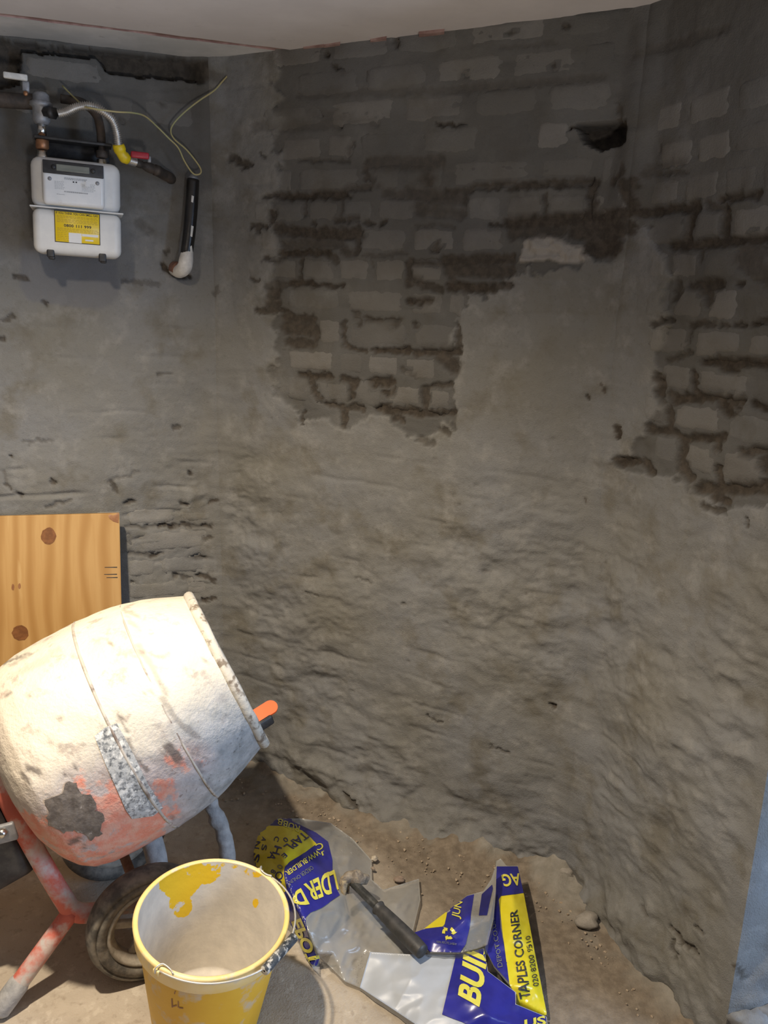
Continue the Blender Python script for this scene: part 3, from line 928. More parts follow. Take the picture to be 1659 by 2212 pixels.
jt = slab('joint_backing', [jFar - jn_ * 0.05, jB - jn_ * 0.05, jB + jn_ * 0.03, jFar + jn_ * 0.03], ZC + 0.004, ZC + 0.0055, [M['ceil_edge']], ceil)
# torn corner of board hanging in the angle of the walls
tb = [cz(500, 128), cz(552, 124), cz(546, 150), cz(532, 158), cz(505, 140)]
slab('torn_board_corner', [np.array(p) for p in tb], ZC - 0.004, ZC + 0.010, [M['ceil_strip'], M['ceil_edge']], ceil)
# bits of torn pink paper along the back wall edge
for i, (a, b, c, d_) in enumerate([(655, 101, 700, 112), (700, 96, 735, 103), (800, 84, 835, 90), (905, 68, 960, 74)]):
    P4 = [cz(a, b), cz(c, b - 6), cz(c, d_), cz(a, d_ + 3)]
    slab('torn_paper', P4, ZC - 0.003 - 0.001 * i, ZC + 0.001, [M['ceil_edge']], ceil)

# ---------------------------------------------------------------- stamping print onto surfaces
def text_shape(s, shear=0.0, bold=0.0, spacing=1.0):
    c = bpy.data.curves.new('txt', 'FONT')
    c.body = s; c.shear = shear; c.offset = bold; c.space_character = spacing
    c.resolution_u = 4
    o = bpy.data.objects.new('txt', c)
    COL.objects.link(o)
    dg = bpy.context.evaluated_depsgraph_get()
    me = bpy.data.meshes.new_from_object(o.evaluated_get(dg))
    V = np.array([v.co[:2] for v in me.vertices]); F = [tuple(p.vertices) for p in me.polygons]
    bpy.data.objects.remove(o, do_unlink=True)
    bpy.data.curves.remove(c); bpy.data.meshes.remove(me)
    lo = V.min(0); hi = V.max(0)
    return (V - lo) / (hi - lo), F


def bilinear(V, q):
    bl, br, tr, tl = [np.array(p, float) for p in q]
    s = V[:, :1]; t = V[:, 1:2]
    return (bl * (1 - s) + br * s) * (1 - t) + (tl * (1 - s) + tr * s) * t


def poly_shape(poly):
    P = [Vector((float(a), float(b))) for a, b in poly]
    r = delaunay_2d_cdt(P, [], [list(range(len(P)))], 1, 1e-6)
    return np.array([v[:] for v in r[0]]), [tuple(f) for f in r[2]]


def refine(V, F, maxlen):
    bm = bmesh.new()
    vs = [bm.verts.new((a, b, 0)) for a, b in V]
    for f in F:
        try: bm.faces.new([vs[i] for i in f])
        except ValueError: pass
    bmesh.ops.triangulate(bm, faces=bm.faces[:])
    for _ in range(6):
        E_ = [e for e in bm.edges if e.calc_length() > maxlen]
        if not E_ or len(bm.faces) > 14000: break
        bmesh.ops.subdivide_edges(bm, edges=E_, cuts=1)
        bmesh.ops.triangulate(bm, faces=[f for f in bm.faces if len(f.verts) > 3])
    bm.verts.index_update()
    V2 = np.array([v.co[:2] for v in bm.verts]); F2 = [[v.index for v in f.verts] for f in bm.faces]
    bm.free()
    return V2, F2


def bvh_of(o):
    me = o.data
    L = wloc(o)
    return BVHTree.FromPolygons([(v.co + L)[:] for v in me.vertices], [tuple(p.vertices) for p in me.polygons])


def stamp(name, bvh, V, F, mat, parent, off=0.0008, maxlen=8, label=None):
    """lay a flat print (given by where it stands on the surface) onto a surface"""
    V, F = refine(V, F, maxlen)
    D = rays(V[:, 0], V[:, 1])
    out = np.zeros((len(V), 3)); ok = np.zeros(len(V), bool)
    for i in range(len(V)):
        d = Vector(D[i]).normalized()
        loc, nor, idx, dist = bvh.ray_cast(Vector(CAM), d)
        if loc is None: continue
        if nor.dot(d) > 0: nor = -nor
        out[i] = (loc + nor * off - d * off * 0.5)[:]
        ok[i] = True
    F = [f for f in F if ok[list(f)].all()]
    # drop faces stretched over a fold
    G = []
    for f in F:
        p = out[list(f)]
        e = max(np.linalg.norm(p[0] - p[1]), np.linalg.norm(p[1] - p[2]), np.linalg.norm(p[2] - p[0]))
        if e < 0.05: G.append(f)
    if not G: return None
    used = sorted({i for f in G for i in f})
    mp_ = {k: i for i, k in enumerate(used)}
    return mobj(name, out[used], [tuple(mp_[i] for i in f) for f in G], mat, parent, True, label)


# ---------------------------------------------------------------- gas meter on the left wall
def wall_pt(px, py, off):
    return hit_plane(float(px), float(py), PL, nL, off)


ax = np.array([-dL[0], -dL[1], 0.0])             # along the wall, to the right
az = np.array([0, 0, 1.0]); ay = np.array([nL[0], nL[1], 0.0])
th = math.radians(-2.3)
ax2 = ax * math.cos(th) + az * math.sin(th); az2 = -ax * math.sin(th) + az * math.cos(th)
mo = wall_pt(166, 452, 0.14)
MF = Frame(mo, ax2, ay, az2)
mdist = float(-((mo - CAM) @ RMn)[2])
S = 0.925 * mdist / FPX                                   # metres per image pixel at the meter
W = 186 * S / 0.94
meter = thing('gas_meter', tuple(wall_pt(166, 552, 0.1)), 'white gas meter with display and yellow warning sticker hung on the wall', 'gas meter')


def mbox(name, cx, cy_, cz_, sx, sy, sz, bev, mat, parent=meter, label=None, segs=4):
    V, F = rbox((sx, sy, sz), bev, segs)
    return mobj(name, MF(V + np.array([cx, cy_, cz_])), F, mat, parent, True, label)


def P2(dx, dy):                                   # image offset in pixels from the meter centre -> local x, z
    return dx * S / 0.94, -dy * S / 0.985


H1 = 100 * S
bx, bz = P2(0, -50)
upper = mbox('upper_casing', 0, -0.055, 52 * S, W * 0.985, 0.13, 112 * S, 0.022, M['white_metal'])
lower = mbox('lower_casing', 0.001, -0.055, -54 * S, W * 0.985, 0.13, 100 * S, 0.018, M['white_metal'])
mbox('seam_flange', 0.001, -0.055, -2 * S, W * 1.035, 0.140, 3.4 * S, 0.0012, M['white_metal'])
mbox('index_housing', -5 * S, 0.018, 50 * S, 126 * S / .94, 0.036, 94 * S, 0.010, M['white_plastic'])
band = mbox('display_panel', -5 * S, 0.0375, 83 * S, 122 * S / .94, 0.004, 28 * S, 0.0018, M['black'])
mbox('display', -6 * S, 0.0400, 83 * S, 66 * S / .94, 0.0025, 14 * S, 0.0008, M['lcd'])
for dx in (-47, 37):
    V, F = lathe([(0.0001, 0.004), (4.2 * S, 0.004), (5.2 * S, 0.002), (5.2 * S, -0.002)], MF((dx * S, 0.0390, 83 * S)), ay, 20)
    mobj('button', V, F, M['motor'], meter)
for dx in (-56, 46):
    V, F = lathe([(0.0001, 0.003), (3.4 * S, 0.003), (4.4 * S, 0.001), (4.4 * S, -0.002)], MF((dx * S, 0.0350, 58 * S)), ay, 16)
    mobj('seal_screw', V, F, M['cast'], meter)
stk = mbox('warning_sticker', 0.5 * S, 0.0105, -42 * S, 94 * S / .94, 0.0015, 70 * S, 0.0004, M['sticker'], segs=1)


def mprint(parent, shape, x0, z0, x1, z1, y, mat, name='print'):
    V, F = shape
    L = np.stack([x0 + V[:, 0] * (x1 - x0), np.full(len(V), y), z0 + V[:, 1] * (z1 - z0)], -1)
    return mobj(name, MF(L), F, mat, parent, False)


def bars(rows):
    V = []; F = []
    for x0, z0, x1, z1 in rows:
        k = len(V)
        V += [(x0, z0), (x1, z0), (x1, z1), (x0, z1)]; F.append((k, k + 1, k + 2, k + 3))
    return np.array(V, float), F


def mbars(parent, rows, y, mat, name):
    V, F = bars(rows)
    L = np.stack([V[:, 0] * S, np.full(len(V), y), V[:, 1] * S], -1)
    return mobj(name, MF(L), F, mat, parent, False)


sy_ = 0.0116
x0, x1, z0, z1 = -49.5, 50.5, -77, -7
mbars(stk, [(x0, z0, x1, z0 + 1.6), (x0, z1 - 1.6, x1, z1), (x0, z0, x0 + 1.6, z1), (x1 - 1.6, z0, x1, z1)], sy_, M['ink'], 'sticker_border')
mprint(stk, text_shape('IF YOU THINK YOU CAN SMELL GAS', 0, 0.01), -46 * S, -14.5 * S, 46 * S, -9.5 * S, sy_, M['ink'], 'lettering')
mprint(stk, text_shape('0800 111 999', 0, 0.025, 1.1), -29 * S, -42 * S, 31 * S, -35.5 * S, sy_, M['ink'], 'lettering')
rr = random.Random(3)
rows = []
for zz in (-19, -22, -26, -29, -32, -46, -49, -52, -56, -60, -64, -68, -72):
    xx = -44
    while xx < (44 if zz > -55 else -18):
        L_ = rr.uniform(3, 8)
        rows.append((xx, zz, xx + L_, zz + 0.8)); xx += L_ + 1.5
mbars(stk, rows, sy_ - 0.0001, mottled('brown_small_print', (0.35, 0.22, 0.03), (0.40, 0.26, 0.03), 50, 0.5), 'small_print')
mbars(stk, [(-19, -76, 9, -54), (10, -60, 46, -54.5), (17, -70, 35, -66.5)], sy_ + 0.0001, M['white_plastic'], 'blank_fields')
rows = []
for zz in (62, 59.5):
    xx = -25
    while xx < 22:
        L_ = rr.uniform(2, 5); rows.append((xx, zz, xx + L_, zz + 1.6)); xx += L_ + 1
for zz in range(38, 56, 3):
    xx = -46
    while xx < -28:
        L_ = rr.uniform(2, 5); rows.append((xx, zz, xx + L_, zz + 0.8)); xx += L_ + 1
    xx = 12 if zz < 48 else 30
    while xx < 38:
        L_ = rr.uniform(2, 5); rows.append((xx, zz, xx + L_, zz + 0.8)); xx += L_ + 1
for zz in (32, 26):
    xx = -26 if zz == 32 else -42
    while xx < (25 if zz == 32 else -28):
        L_ = rr.uniform(1.5, 3.5); rows.append((xx, zz, xx + L_, zz + (2.6 if zz == 32 else 1))); xx += L_ + 0.8
mbars(meter, rows, 0.0366, M['grey_ink'], 'small_print')
mbars(meter, [(-7, 54, -4, 57), (-1, 54, 2, 57)], 0.0367, M['ink'], 'sensor_dots')
mprint(meter, text_shape('CE', 0, 0.0), 13 * S, 49 * S, 19 * S, 52.5 * S, 0.0366, M['grey_ink'], 'lettering')
for dx in (-60, 55):
    mbox('clip_foot', dx * S, -0.01, -101 * S + (-0.002 if dx > 0 else 0), 17 * S, 0.035, 22 * S, 0.003, M['black'])
    mbox('clip_tip', (dx + 2) * S, -0.008, -111 * S, 14 * S, 0.026, 12 * S, 0.003, M['black'])
for dx, zb in ((-72, 108), (58, 104)):
    V, F = lathe([(0.0001, 0), (11 * S, 0), (12.5 * S, 3 * S), (12.5 * S, 10 * S), (11.5 * S, 11 * S), (11.5 * S, 19 * S), (9 * S, 20 * S), (0.0001, 20 * S)],
                 MF((dx * S, -0.04, zb * S - 0.004)), az2, 28, hint=(0, 1, 0))
    mobj('threaded_spigot', V, F, M['chrome'], meter)

# pipework above the meter
rig = thing('gas_pipework', tuple(MF((-70 * S, -0.04, 130 * S))), 'grey gas regulator with black bracket bar and brass unions above the meter', 'pipework')
V, F = lathe([(0.0001, 0), (13 * S, 0), (15.5 * S, 2 * S), (15.5 * S, 19 * S), (13 * S, 21 * S), (8 * S, 22 * S), (8 * S, 34 * S), (0.0001, 34 * S)],
             MF((-72 * S, -0.04, 127 * S)), az2, 6, hint=(0, 1, 0))
mobj('brass_union', V, F, M['brass'], rig, False)
V, F = lathe([(0.0001, 0), (12 * S, 0), (14 * S, 2 * S), (14 * S, 15 * S), (8 * S, 17 * S), (8 * S, 30 * S), (0.0001, 30 * S)],
             MF((58 * S, -0.04, 123 * S)), az2, 6, hint=(0, 1, 0))
mobj('outlet_union', V, F, M['iron'], rig, False)
V, F = rbox((170 * S, 0.055, 7 * S), 0.002, 2)
mobj('bracket_bar', MF(V + np.array([-4 * S, -0.055, 152 * S])), F, M['motor'], rig)
V, F = rbox((160 * S, 0.004, 34 * S), 0.001, 1)
mobj('bracket_plate', MF(V + np.array([-4 * S, -0.088, 136 * S])), F, M['motor'], rig)
V, F = lathe([(0.0001, 0), (10 * S, 0), (10 * S, 30 * S), (0.0001, 30 * S)], MF((-72 * S, -0.05, 155 * S)), az2, 24, hint=(0, 1, 0))
mobj('inlet_pipe', V, F, M['chrome'], rig)
V, F = lathe([(0.0001, 0), (14 * S, 0), (19 * S, 8 * S), (19 * S, 34 * S), (21 * S, 36 * S), (25 * S, 38 * S), (25 * S, 46 * S), (21 * S, 48 * S), (19 * S, 50 * S),
              (18 * S, 62 * S), (12 * S, 68 * S), (0.0001, 69 * S)], MF((-72 * S, -0.05, 182 * S)), az2, 32, hint=(0, 1, 0))
mobj('regulator_body', V, F, M['cast'], rig)
pa = MF((-62 * S, -0.03, 206 * S)); pb = MF((-33 * S, 0.012, 199 * S))
V, F = lathe([(0.0001, 0), (11 * S, 0), (11 * S, 20 * S), (14 * S, 21 * S), (14 * S, 30 * S), (0.0001, 30 * S)], pa, pb - pa, 6, hint=(0, 0, 1))
mobj('hose_nut', V, F, M['motor'], rig, False)
# lever cock bolted in at the top left of the regulator
V, F = rbox((50 * S, 0.012, 13 * S), 0.003, 2)
mobj('valve_lever', MF(V + np.array([-122 * S, -0.02, 270 * S])), F, M['lagdust'], rig)
V, F = rbox((15 * S, 0.02, 22 * S), 0.003, 2)
mobj('valve_spindle', MF(V + np.array([-102 * S, -0.035, 254 * S])), F, M['cast'], rig)
V, F = lathe([(0.0001, 0), (5 * S, 0), (5 * S, 7 * S), (0.0001, 7 * S)], MF((-102 * S, -0.02, 237 * S)), ay, 12)
mobj('bolt', V, F, M['brass'], rig)
tube('supply_pipe', [MF((-300 * S, -0.07, 222 * S)), MF((-200 * S, -0.07, 224 * S)), MF((-110 * S, -0.065, 228 * S)), MF((-72 * S, -0.055, 232 * S))], 17 * S, M['iron'], rig, 16)
tube('outlet_pipe', [MF((58 * S, -0.05, 150 * S)), MF((56 * S, -0.055, 190 * S)), MF((46 * S, -0.065, 222 * S)), MF((16 * S, -0.07, 243 * S)), MF((-30 * S, -0.075, 246 * S))],
     10 * S, M['iron'], rig, 16)

# flexible hose: corrugated
hp = [pb - (pb - pa) * 0.05, MF((-18 * S, 0.012, 205 * S)), MF((10 * S, 0.02, 218 * S)), MF((38 * S, 0.022, 222 * S)), MF((66 * S, 0.02, 212 * S)), MF((83 * S, 0.012, 198 * S)),
      MF((92 * S, 0.004, 172 * S)), MF((95 * S, -0.004, 149 * S)), MF((104 * S, -0.01, 130 * S)), MF((118 * S, -0.02, 123 * S)), MF((134 * S, -0.03, 121 * S))]
hp = smooth_path(hp, 24)
seglen = np.concatenate([[0], np.cumsum(np.linalg.norm(np.diff(hp, axis=0), axis=1))])
tt = np.arange(0, seglen[-1], 0.0011)
hq = np.stack([np.interp(tt, seglen, hp[:, k]) for k in range(3)], -1)
V, F = sweep(hq, 9.0 * S + 1.8 * S * np.sin(tt * 2 * math.pi / 0.0044), 14)
hose = mobj('flexible_hose', V, F, M['steel_hose'], None, True)
tag(hose, 'corrugated steel gas hose arching over the meter', 'hose')
i0, i1 = [int(np.argmin(np.abs(tt - seglen[int(k * 24)]))) for k in (6.9, 9.0)]
V, F = sweep(hq[i0:i1:3], 13.0 * S + 1.4 * S * np.array([vn(np.array(i * .5), np.array(1.), 2) for i in range(len(hq[i0:i1:3]))]) * 2, 14)
mobj('yellow_tape', V, F, M['tape_y'], hose, True, 'yellow tape wound round the hose')

# stop valve with red lever
va = MF((128 * S, -0.03, 122 * S)); vb = MF((186 * S, -0.07, 112 * S)); vc = MF((224 * S, -0.13, 104 * S))
valve = thing('gas_stop_valve', tuple(vb), 'dark gas stop valve with red lever beside the meter', 'valve')
dv = vb - va
Lv = float(np.linalg.norm(dv))
V, F = lathe([(0.0001, 0), (6 * S, 0), (6 * S, .10 * Lv), (9.5 * S, .12 * Lv), (9.5 * S, .34 * Lv), (7 * S, .36 * Lv), (10 * S, .5 * Lv), (12 * S, .64 * Lv), (12 * S, .8 * Lv), (9 * S, .9 * Lv),
              (13 * S, .92 * Lv), (13 * S, 1.1 * Lv), (0.0001, 1.1 * Lv)], va, dv, 18)
mobj('valve_body', V, F, M['iron'], valve)
tube('wall_pipe', [vb, vb * 0.55 + vc * 0.45, vc, MF((234 * S, -0.22, 102 * S))], 13 * S, M['iron'], valve, 14)
V, F = rbox((42 * S, 0.010, 15 * S), 0.004, 3)
mobj('lever', MF(V + np.array([143 * S, -0.01, 135 * S])), F, M['red'], valve)
V, F = rbox((8 * S, 0.010, 14 * S), 0.002, 2)
mobj('lever_stem', MF(V + np.array([165 * S, -0.018, 129 * S])), F, M['cast'], valve)

# earth wire
wp = [(400, 550), (460, 610), (520, 665), (570, 690), (740, 715), (850, 722), (930, 745), (1010, 815), (1080, 885), (1140, 945), (1180, 1030), (1230, 1105), (1265, 1118), (1287, 1100), (1270, 1055),
      (1195, 960), (1115, 890), (1093, 835), (1120, 780), (1190, 710), (1280, 640), (1370, 580), (1420, 525), (1465, 475)]
wo = [0.02, 0.05, 0.105, 0.152, 0.15, 0.12, 0.08, 0.045, 0.035, 0.03, 0.03, 0.032, 0.034, 0.032, 0.028, 0.024, 0.02, 0.016, 0.014, 0.013, 0.012, 0.012, 0.012, 0.008]
pts = [wall_pt(a / 2.9625, b / 2.9625, 0.028 + o) for (a, b), o in zip(wp, wo)]
wr = tube('earth_wire', pts, 0.0021, M['wire'], None, 8, 5)
tag(wr, 'thin yellow-green wire looping from the hose to the corner', 'wire')

# wrapped pipe
P_ = [wall_pt(417, 388, 0.05), wall_pt(414, 440, 0.055), wall_pt(409, 500, 0.058), wall_pt(403, 548, 0.06)]
lp = thing('wrapped_pipe', tuple(wall_pt(400, 590, 0.05)), 'short black wrapped pipe with white taped elbow on the left wall', 'pipe')
tube('black_wrap', P_, [0.0165, 0.0170, 0.0168, 0.0165], M['lag'], lp, 18)
tube('elbow', [wall_pt(405, 540, 0.06), wall_pt(402, 562, 0.062), wall_pt(398, 578, 0.058), wall_pt(388, 586, 0.035), wall_pt(378, 584, 0.01), wall_pt(374, 582, -0.03)],
     [0.0150, 0.019, 0.0195, 0.018, 0.015, 0.014], M['white_tape'], lp, 18)
tube('rusty_stub', [wall_pt(386, 582, 0.034), wall_pt(380, 580, 0.01), wall_pt(376, 578, -0.03)], 0.0188, M['rust'], lp, 16)
tube('end_cap', [wall_pt(418, 378, 0.047), wall_pt(417, 388, 0.05)], [0.009, 0.015], M['cast'], lp, 14)
bw = bvh_of(lp.children[0])
for q in ([(414, 422), (419, 424), (417, 438), (413, 436)], [(413, 487), (418, 489), (415, 512), (411, 510)], [(410, 533), (414, 530), (416, 545), (411, 546)]):
    V, F = poly_shape(q)
    stamp('paint_smear', bw, V, F, M['lagdust'], lp, 0.0006, 4)

# ---------------------------------------------------------------- plywood board leaning against the left wall
bo = np.array(wall_pt(258, 1109, 0.075))
foot = on_z(268., 1700., 0.0)
brx = ax * math.cos(math.radians(-2)) + az * math.sin(math.radians(-2))
foot_c = np.array([bo[0], bo[1], 0]) + ay * 0.10
down = foot_c - bo; down -= brx * (down @ brx); Lb = float(np.linalg.norm(down)) - 0.01; down /= np.linalg.norm(down)
bn = np.cross(brx, -down); bn = bn if bn @ ay > 0 else -bn
BF = Frame(bo, -brx, bn, down)                    # x to the left, y out, z down
board = thing('plywood_board', tuple(foot_c), 'pine plywood board with knots leaning on the left wall behind the mixer', 'board')
V, F = rbox((0.62, 0.018, Lb), 0.0012, 1)
sheet = mobj('board_sheet', BF(V + np.array([0.31, -0.009, Lb / 2])), F, M['wood'], board, False)
uvl = sheet.data.uv_layers.new(name='UVMap')
Lw = wloc(sheet)
for li, l in enumerate(sheet.data.loops):
    p = np.array((sheet.data.vertices[l.vertex_index].co + Lw)[:]) - bo
    uvl.data[li].uv = (float(p @ -brx), float(p @ down))
bb = bvh_of(sheet)


def blob(cx, cy, rx, ry, n=18, j=0.12, seed=1):
    r = random.Random(seed)
    return [(cx + rx * math.cos(2 * math.pi * i / n) * (1 + r.uniform(-j, j)), cy + ry * math.sin(2 * math.pi * i / n) * (1 + r.uniform(-j, j))) for i in range(n)]


for i, (a, b, c, d_, mt) in enumerate([(105, 1158, 16, 18, 'knot'), (44, 1367, 18, 17, 'knot'), (28, 1268, 3, 7, 'resin'), (42, 1266, 3, 6, 'resin')]):
    V, F = poly_shape(blob(a, b, c, d_, 18, 0.08, i)); stamp('knot', bb, V, F, M[mt], board, 0.0006, 10)
V, F = poly_shape([(232, 1109), (257, 1109), (256, 1130), (244, 1126), (236, 1120)]); stamp('brown_stain', bb, V, F, M['resin'], board, 0.0006, 10)
for yy, x0_ in ((1225, 226), (1240, 225), (1247, 230)):
    V, F = poly_shape([(x0_, yy), (262, yy - 1), (262, yy + 1.2), (x0_, yy + 1.0)]); stamp('saw_mark', bb, V, F, M['ink'], board, 0.0006, 10)

# ---------------------------------------------------------------- concrete mixer
mc = at(490., 1445., 1.95)                        # centre of the mouth
axc = np.array([0.889, 0.459, -0.25]); axc /= np.linalg.norm(axc)
axw = RMn @ axc                                   # drum axis, towards the mouth
DL = 0.51
mixer = thing('concrete_mixer', tuple(on_z(330., 2010., 0.0)), 'red concrete mixer caked in cement with tilted drum and wheels', 'concrete mixer')
bc = mc - axw * DL
prof = [(0.0005, 0.0), (0.07, 0.004), (0.13, 0.012), (0.175, 0.026), (0.205, 0.042), (0.23, 0.062), (0.246, 0.085), (0.2535, 0.12), (0.257, 0.17), (0.2575, 0.23), (0.2565, 0.262),
        (0.2535, 0.30), (0.248, 0.345), (0.244, 0.366), (0.232, 0.41), (0.212, 0.46), (0.192, 0.507)]
pr = np.array(prof)
ss = np.concatenate([[0], np.cumsum(np.hypot(*np.diff(pr, axis=0).T))])
tq = np.linspace(0, ss[-1], 150)
pr2 = np.stack([np.interp(tq, ss, pr[:, 0]), np.interp(tq, ss, pr[:, 1])], -1)
V, F = lathe(pr2, bc, axw, 190)
rel = V - bc
s_ = rel @ axw
rad = rel - s_[:, None] * axw
rn = np.linalg.norm(rad, axis=1)
xh, yh, _ = frame_from(axw)
an = np.arctan2(rad @ yh, rad @ xh)
# an is used as a seamless coordinate through cos/sin
den = 0.006 * vn(np.cos(an) * 2.2 + 5, np.sin(an) * 2.2 + s_ * 9, 61) + 0.0022 * vn(np.cos(an) * 9 + 5, np.sin(an) * 9 + s_ * 40, 62)
V = V + rad / (rn[:, None] + 1e-6) * (den * sstep(0.05, 0.2, rn))[:, None]
px, py = project(V)
front_ = (rad @ (CAM - bc)) > 0
# red: shell low on the base half; grey: shade painted in with grey cement towards mouth and underside; worn brown runs
Rr = 0.88 * sstep(1600, 1770, py + 0.25 * (px - 150) + 60 * fbm(px / 60, py / 60, 70)) * (1 - sstep(330, 470, px + 50 * fbm(px / 50, py / 50, 71)))
Rr = np.maximum(Rr, 0.75 * (1 - sstep(20, 60, np.hypot((px - 400) / 1.5, (py - 1640) / 1.0))))
Rr = np.maximum(Rr, 0.3 * (1 - sstep(8, 40, px - 0.0 * py + 0.9 * (1500 - py))) * sstep(1400, 1440, py))
Rr = np.maximum(Rr, 0.55 * (1 - sstep(0.02, 0.05, s_)))
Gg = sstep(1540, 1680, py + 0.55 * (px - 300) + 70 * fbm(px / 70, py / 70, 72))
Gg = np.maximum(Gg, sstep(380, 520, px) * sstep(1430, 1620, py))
Gg = np.maximum(Gg, 0.8 * sstep(0.015, 0.0, np.abs(s_ - 0.405) + 0.02 * fbm(an * 2, s_ * 10, 75)) * 0)
Bl = np.zeros(len(V))
for x1, y1, x2, y2, wd, dp in [(265, 1318, 300, 1330, 9, .4), (280, 1345, 292, 1352, 8, .35), (300, 1395, 335, 1450, 12, .35), (335, 1455, 360, 1500, 12, .4), (350, 1510, 385, 1560, 14, .45),
                               (385, 1560, 425, 1590, 12, .5), (5, 1432, 62, 1412, 5, .8), (20, 1440, 60, 1415, 5, .5), (60, 1660, 80, 1668, 13, .8), (48, 1672, 62, 1690, 10, .8), (160, 1655, 172, 1662, 6, .8),
                               (165, 1648, 172, 1638, 3, .8), (142, 1674, 158, 1676, 3, .8), (365, 1615, 385, 1640, 20, .9), (350, 1622, 362, 1632, 6, .7), (255, 1540, 275, 1580, 7, .7),
                               (275, 1600, 300, 1650, 9, .6), (300, 1640, 318, 1665, 9, .75), (430, 1650, 436, 1668, 9, .6), (412, 1625, 450, 1640, 5, .5), (150, 1822, 172, 1812, 9, .85), (180, 1830, 186, 1826, 5, .8),
                               (58, 1500, 72, 1506, 3, .6), (66, 1580, 96, 1576, 3, .5), (12, 1505, 24, 1497, 4, .8), (122, 1550, 136, 1552, 6, .6), (108, 1600, 112, 1606, 7, .4), (174, 1612, 182, 1604, 4, .5),
                               (236, 1388, 244, 1394, 8, .6), (440, 1425, 448, 1430, 7, .6), (310, 1500, 330, 1494, 6, .5), (490, 1545, 480, 1560, 9, .4), (120, 1780, 124, 1790, 4, .6), (370, 1765, 376, 1769, 6, .5),
                               (275, 1330, 300, 1362, 4, .35), (545, 1590, 556, 1600, 8, .4), (438, 1690, 452, 1698, 16, .35), (30, 1458, 100, 1425, 16, .22), (100, 1420, 128, 1402, 14, .2)]:
    t = np.clip(((px - x1) * (x2 - x1) + (py - y1) * (y2 - y1)) / ((x2 - x1) ** 2 + (y2 - y1) ** 2), 0, 1)
    dd = np.hypot(px + 6 * vn(px / 6, py / 6, 77) - x1 - t * (x2 - x1), py + 6 * vn(px / 6, py / 6, 78) - y1 - t * (y2 - y1))
    Bl = np.maximum(Bl, dp * (1 - sstep(wd * .5 - 2, wd * .5 + 2.5, dd)))
Bl *= front_
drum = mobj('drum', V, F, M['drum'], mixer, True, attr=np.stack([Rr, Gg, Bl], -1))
# inside of the drum
V, F = lathe([(0.186, 0.507), (0.20, 0.465), (0.228, 0.39), (0.24, 0.28), (0.235, 0.12), (0.18, 0.05), (0.0005, 0.03)], bc, axw, 64)
mobj('drum_lining', V, F, M['inside'], mixer)
# rolled rim
ringp = [(0.1925 + 0.0105 * math.cos(t), 0.508 + 0.0120 * math.sin(t)) for t in np.linspace(0, 2 * math.pi, 12, endpoint=False)]
V, F = lathe(ringp, bc, axw, 140, closed=True)
rel = V - bc
V = V + 0.003 * vn(rel[:, 2] * 30, rel[:, 0] * 30 + rel[:, 1] * 17, 81)[:, None] * axw
mobj('drum_rim', V, F, M['drum_rim'], mixer)
for sv, r0, wv in ((0.262, 0.2575, 0.004), (0.366, 0.2445, 0.003)):
    V, F = lathe([(r0 - 0.006, sv - wv), (r0, sv - wv * .8), (r0 + 0.0012, sv - wv * .2), (r0 + 0.0006, sv + wv * .6), (r0 - 0.006, sv + wv)], bc, axw, 120)
    mobj('drum_seam', V, F, M['seam'], mixer)
bd = bvh_of(drum)
rq = random.Random(11)
patch = [(97, 1727), (118, 1720), (136, 1712), (140, 1694), (150, 1687), (166, 1690), (172, 1708), (188, 1716), (200, 1722), (208, 1740), (204, 1752), (222, 1756), (226, 1772), (218, 1788),
         (222, 1800), (205, 1806), (196, 1816), (190, 1806), (172, 1798), (160, 1792), (150, 1795), (138, 1800), (122, 1790), (104, 1782), (100, 1765), (104, 1745)]
fine = []
for i, p in enumerate(patch):
    q = patch[(i + 1) % len(patch)]
    fine.append(p)
    fine.append(((p[0] + q[0]) / 2 + rq.uniform(-4, 4), (p[1] + q[1]) / 2 + rq.uniform(-4, 4)))
V, F = poly_shape(fine); stamp('peeled_patch', bd, V, F, M['cem_drop'], mixer, 0.0016, 7, 'bare brown patch where the coat has peeled')
band_ = [(204, 1590), (225, 1572), (252, 1562), (268, 1590), (290, 1632), (318, 1690), (352, 1745), (330, 1762), (285, 1768), (272, 1750), (250, 1700), (228, 1650)]
V, F = poly_shape(band_); stamp('worn_sticker', bd, V, F, M['stk'], mixer, 0.0014, 7, 'scuffed silver and black sticker band')
# lever beyond the mouth
l0 = at(535., 1558., 1.97); l1 = at(584., 1527., 2.0)
lx = (l1 - l0) / np.linalg.norm(l1 - l0)
lyv = np.array([0.10, -0.55, 0.83]); lyv -= lx * (lyv @ lx); lyv /= np.linalg.norm(lyv)
lz = np.cross(lx, lyv)
n_ = 14
out_ = [(-0.03, -0.0175), (np.linalg.norm(l1 - l0) - 0.0, -0.0175)]
out_ += [(np.linalg.norm(l1 - l0) + 0.0175 * math.sin(t), -0.0175 * math.cos(t)) for t in np.linspace(0.2, math.pi - 0.2, n_)]
out_ += [(np.linalg.norm(l1 - l0), 0.0175), (-0.03, 0.0175)]
tops = [l0 + lx * a + lz * b for a, b in out_]
thk = lyv * 0.007
k = len(tops)
V = tops + [p - thk for p in tops]
F = [tuple(range(k)), tuple(range(2 * k - 1, k - 1, -1))] + [(i, (i + 1) % k, k + (i + 1) % k, k + i) for i in range(k)]
lever = mobj('tilt_lever', V, F, M['orange'], mixer, False, 'bright orange lever')
shade_l = float(np.linalg.norm(l1 - l0)) * 0.86 + 0.03
ay2 = np.cross(np.array([0, 0, 1.0]), lx); ay2 /= np.linalg.norm(ay2); az3 = np.cross(lx, ay2)
V, F = rbox((shade_l, 0.022, 0.026), 0.005, 3)
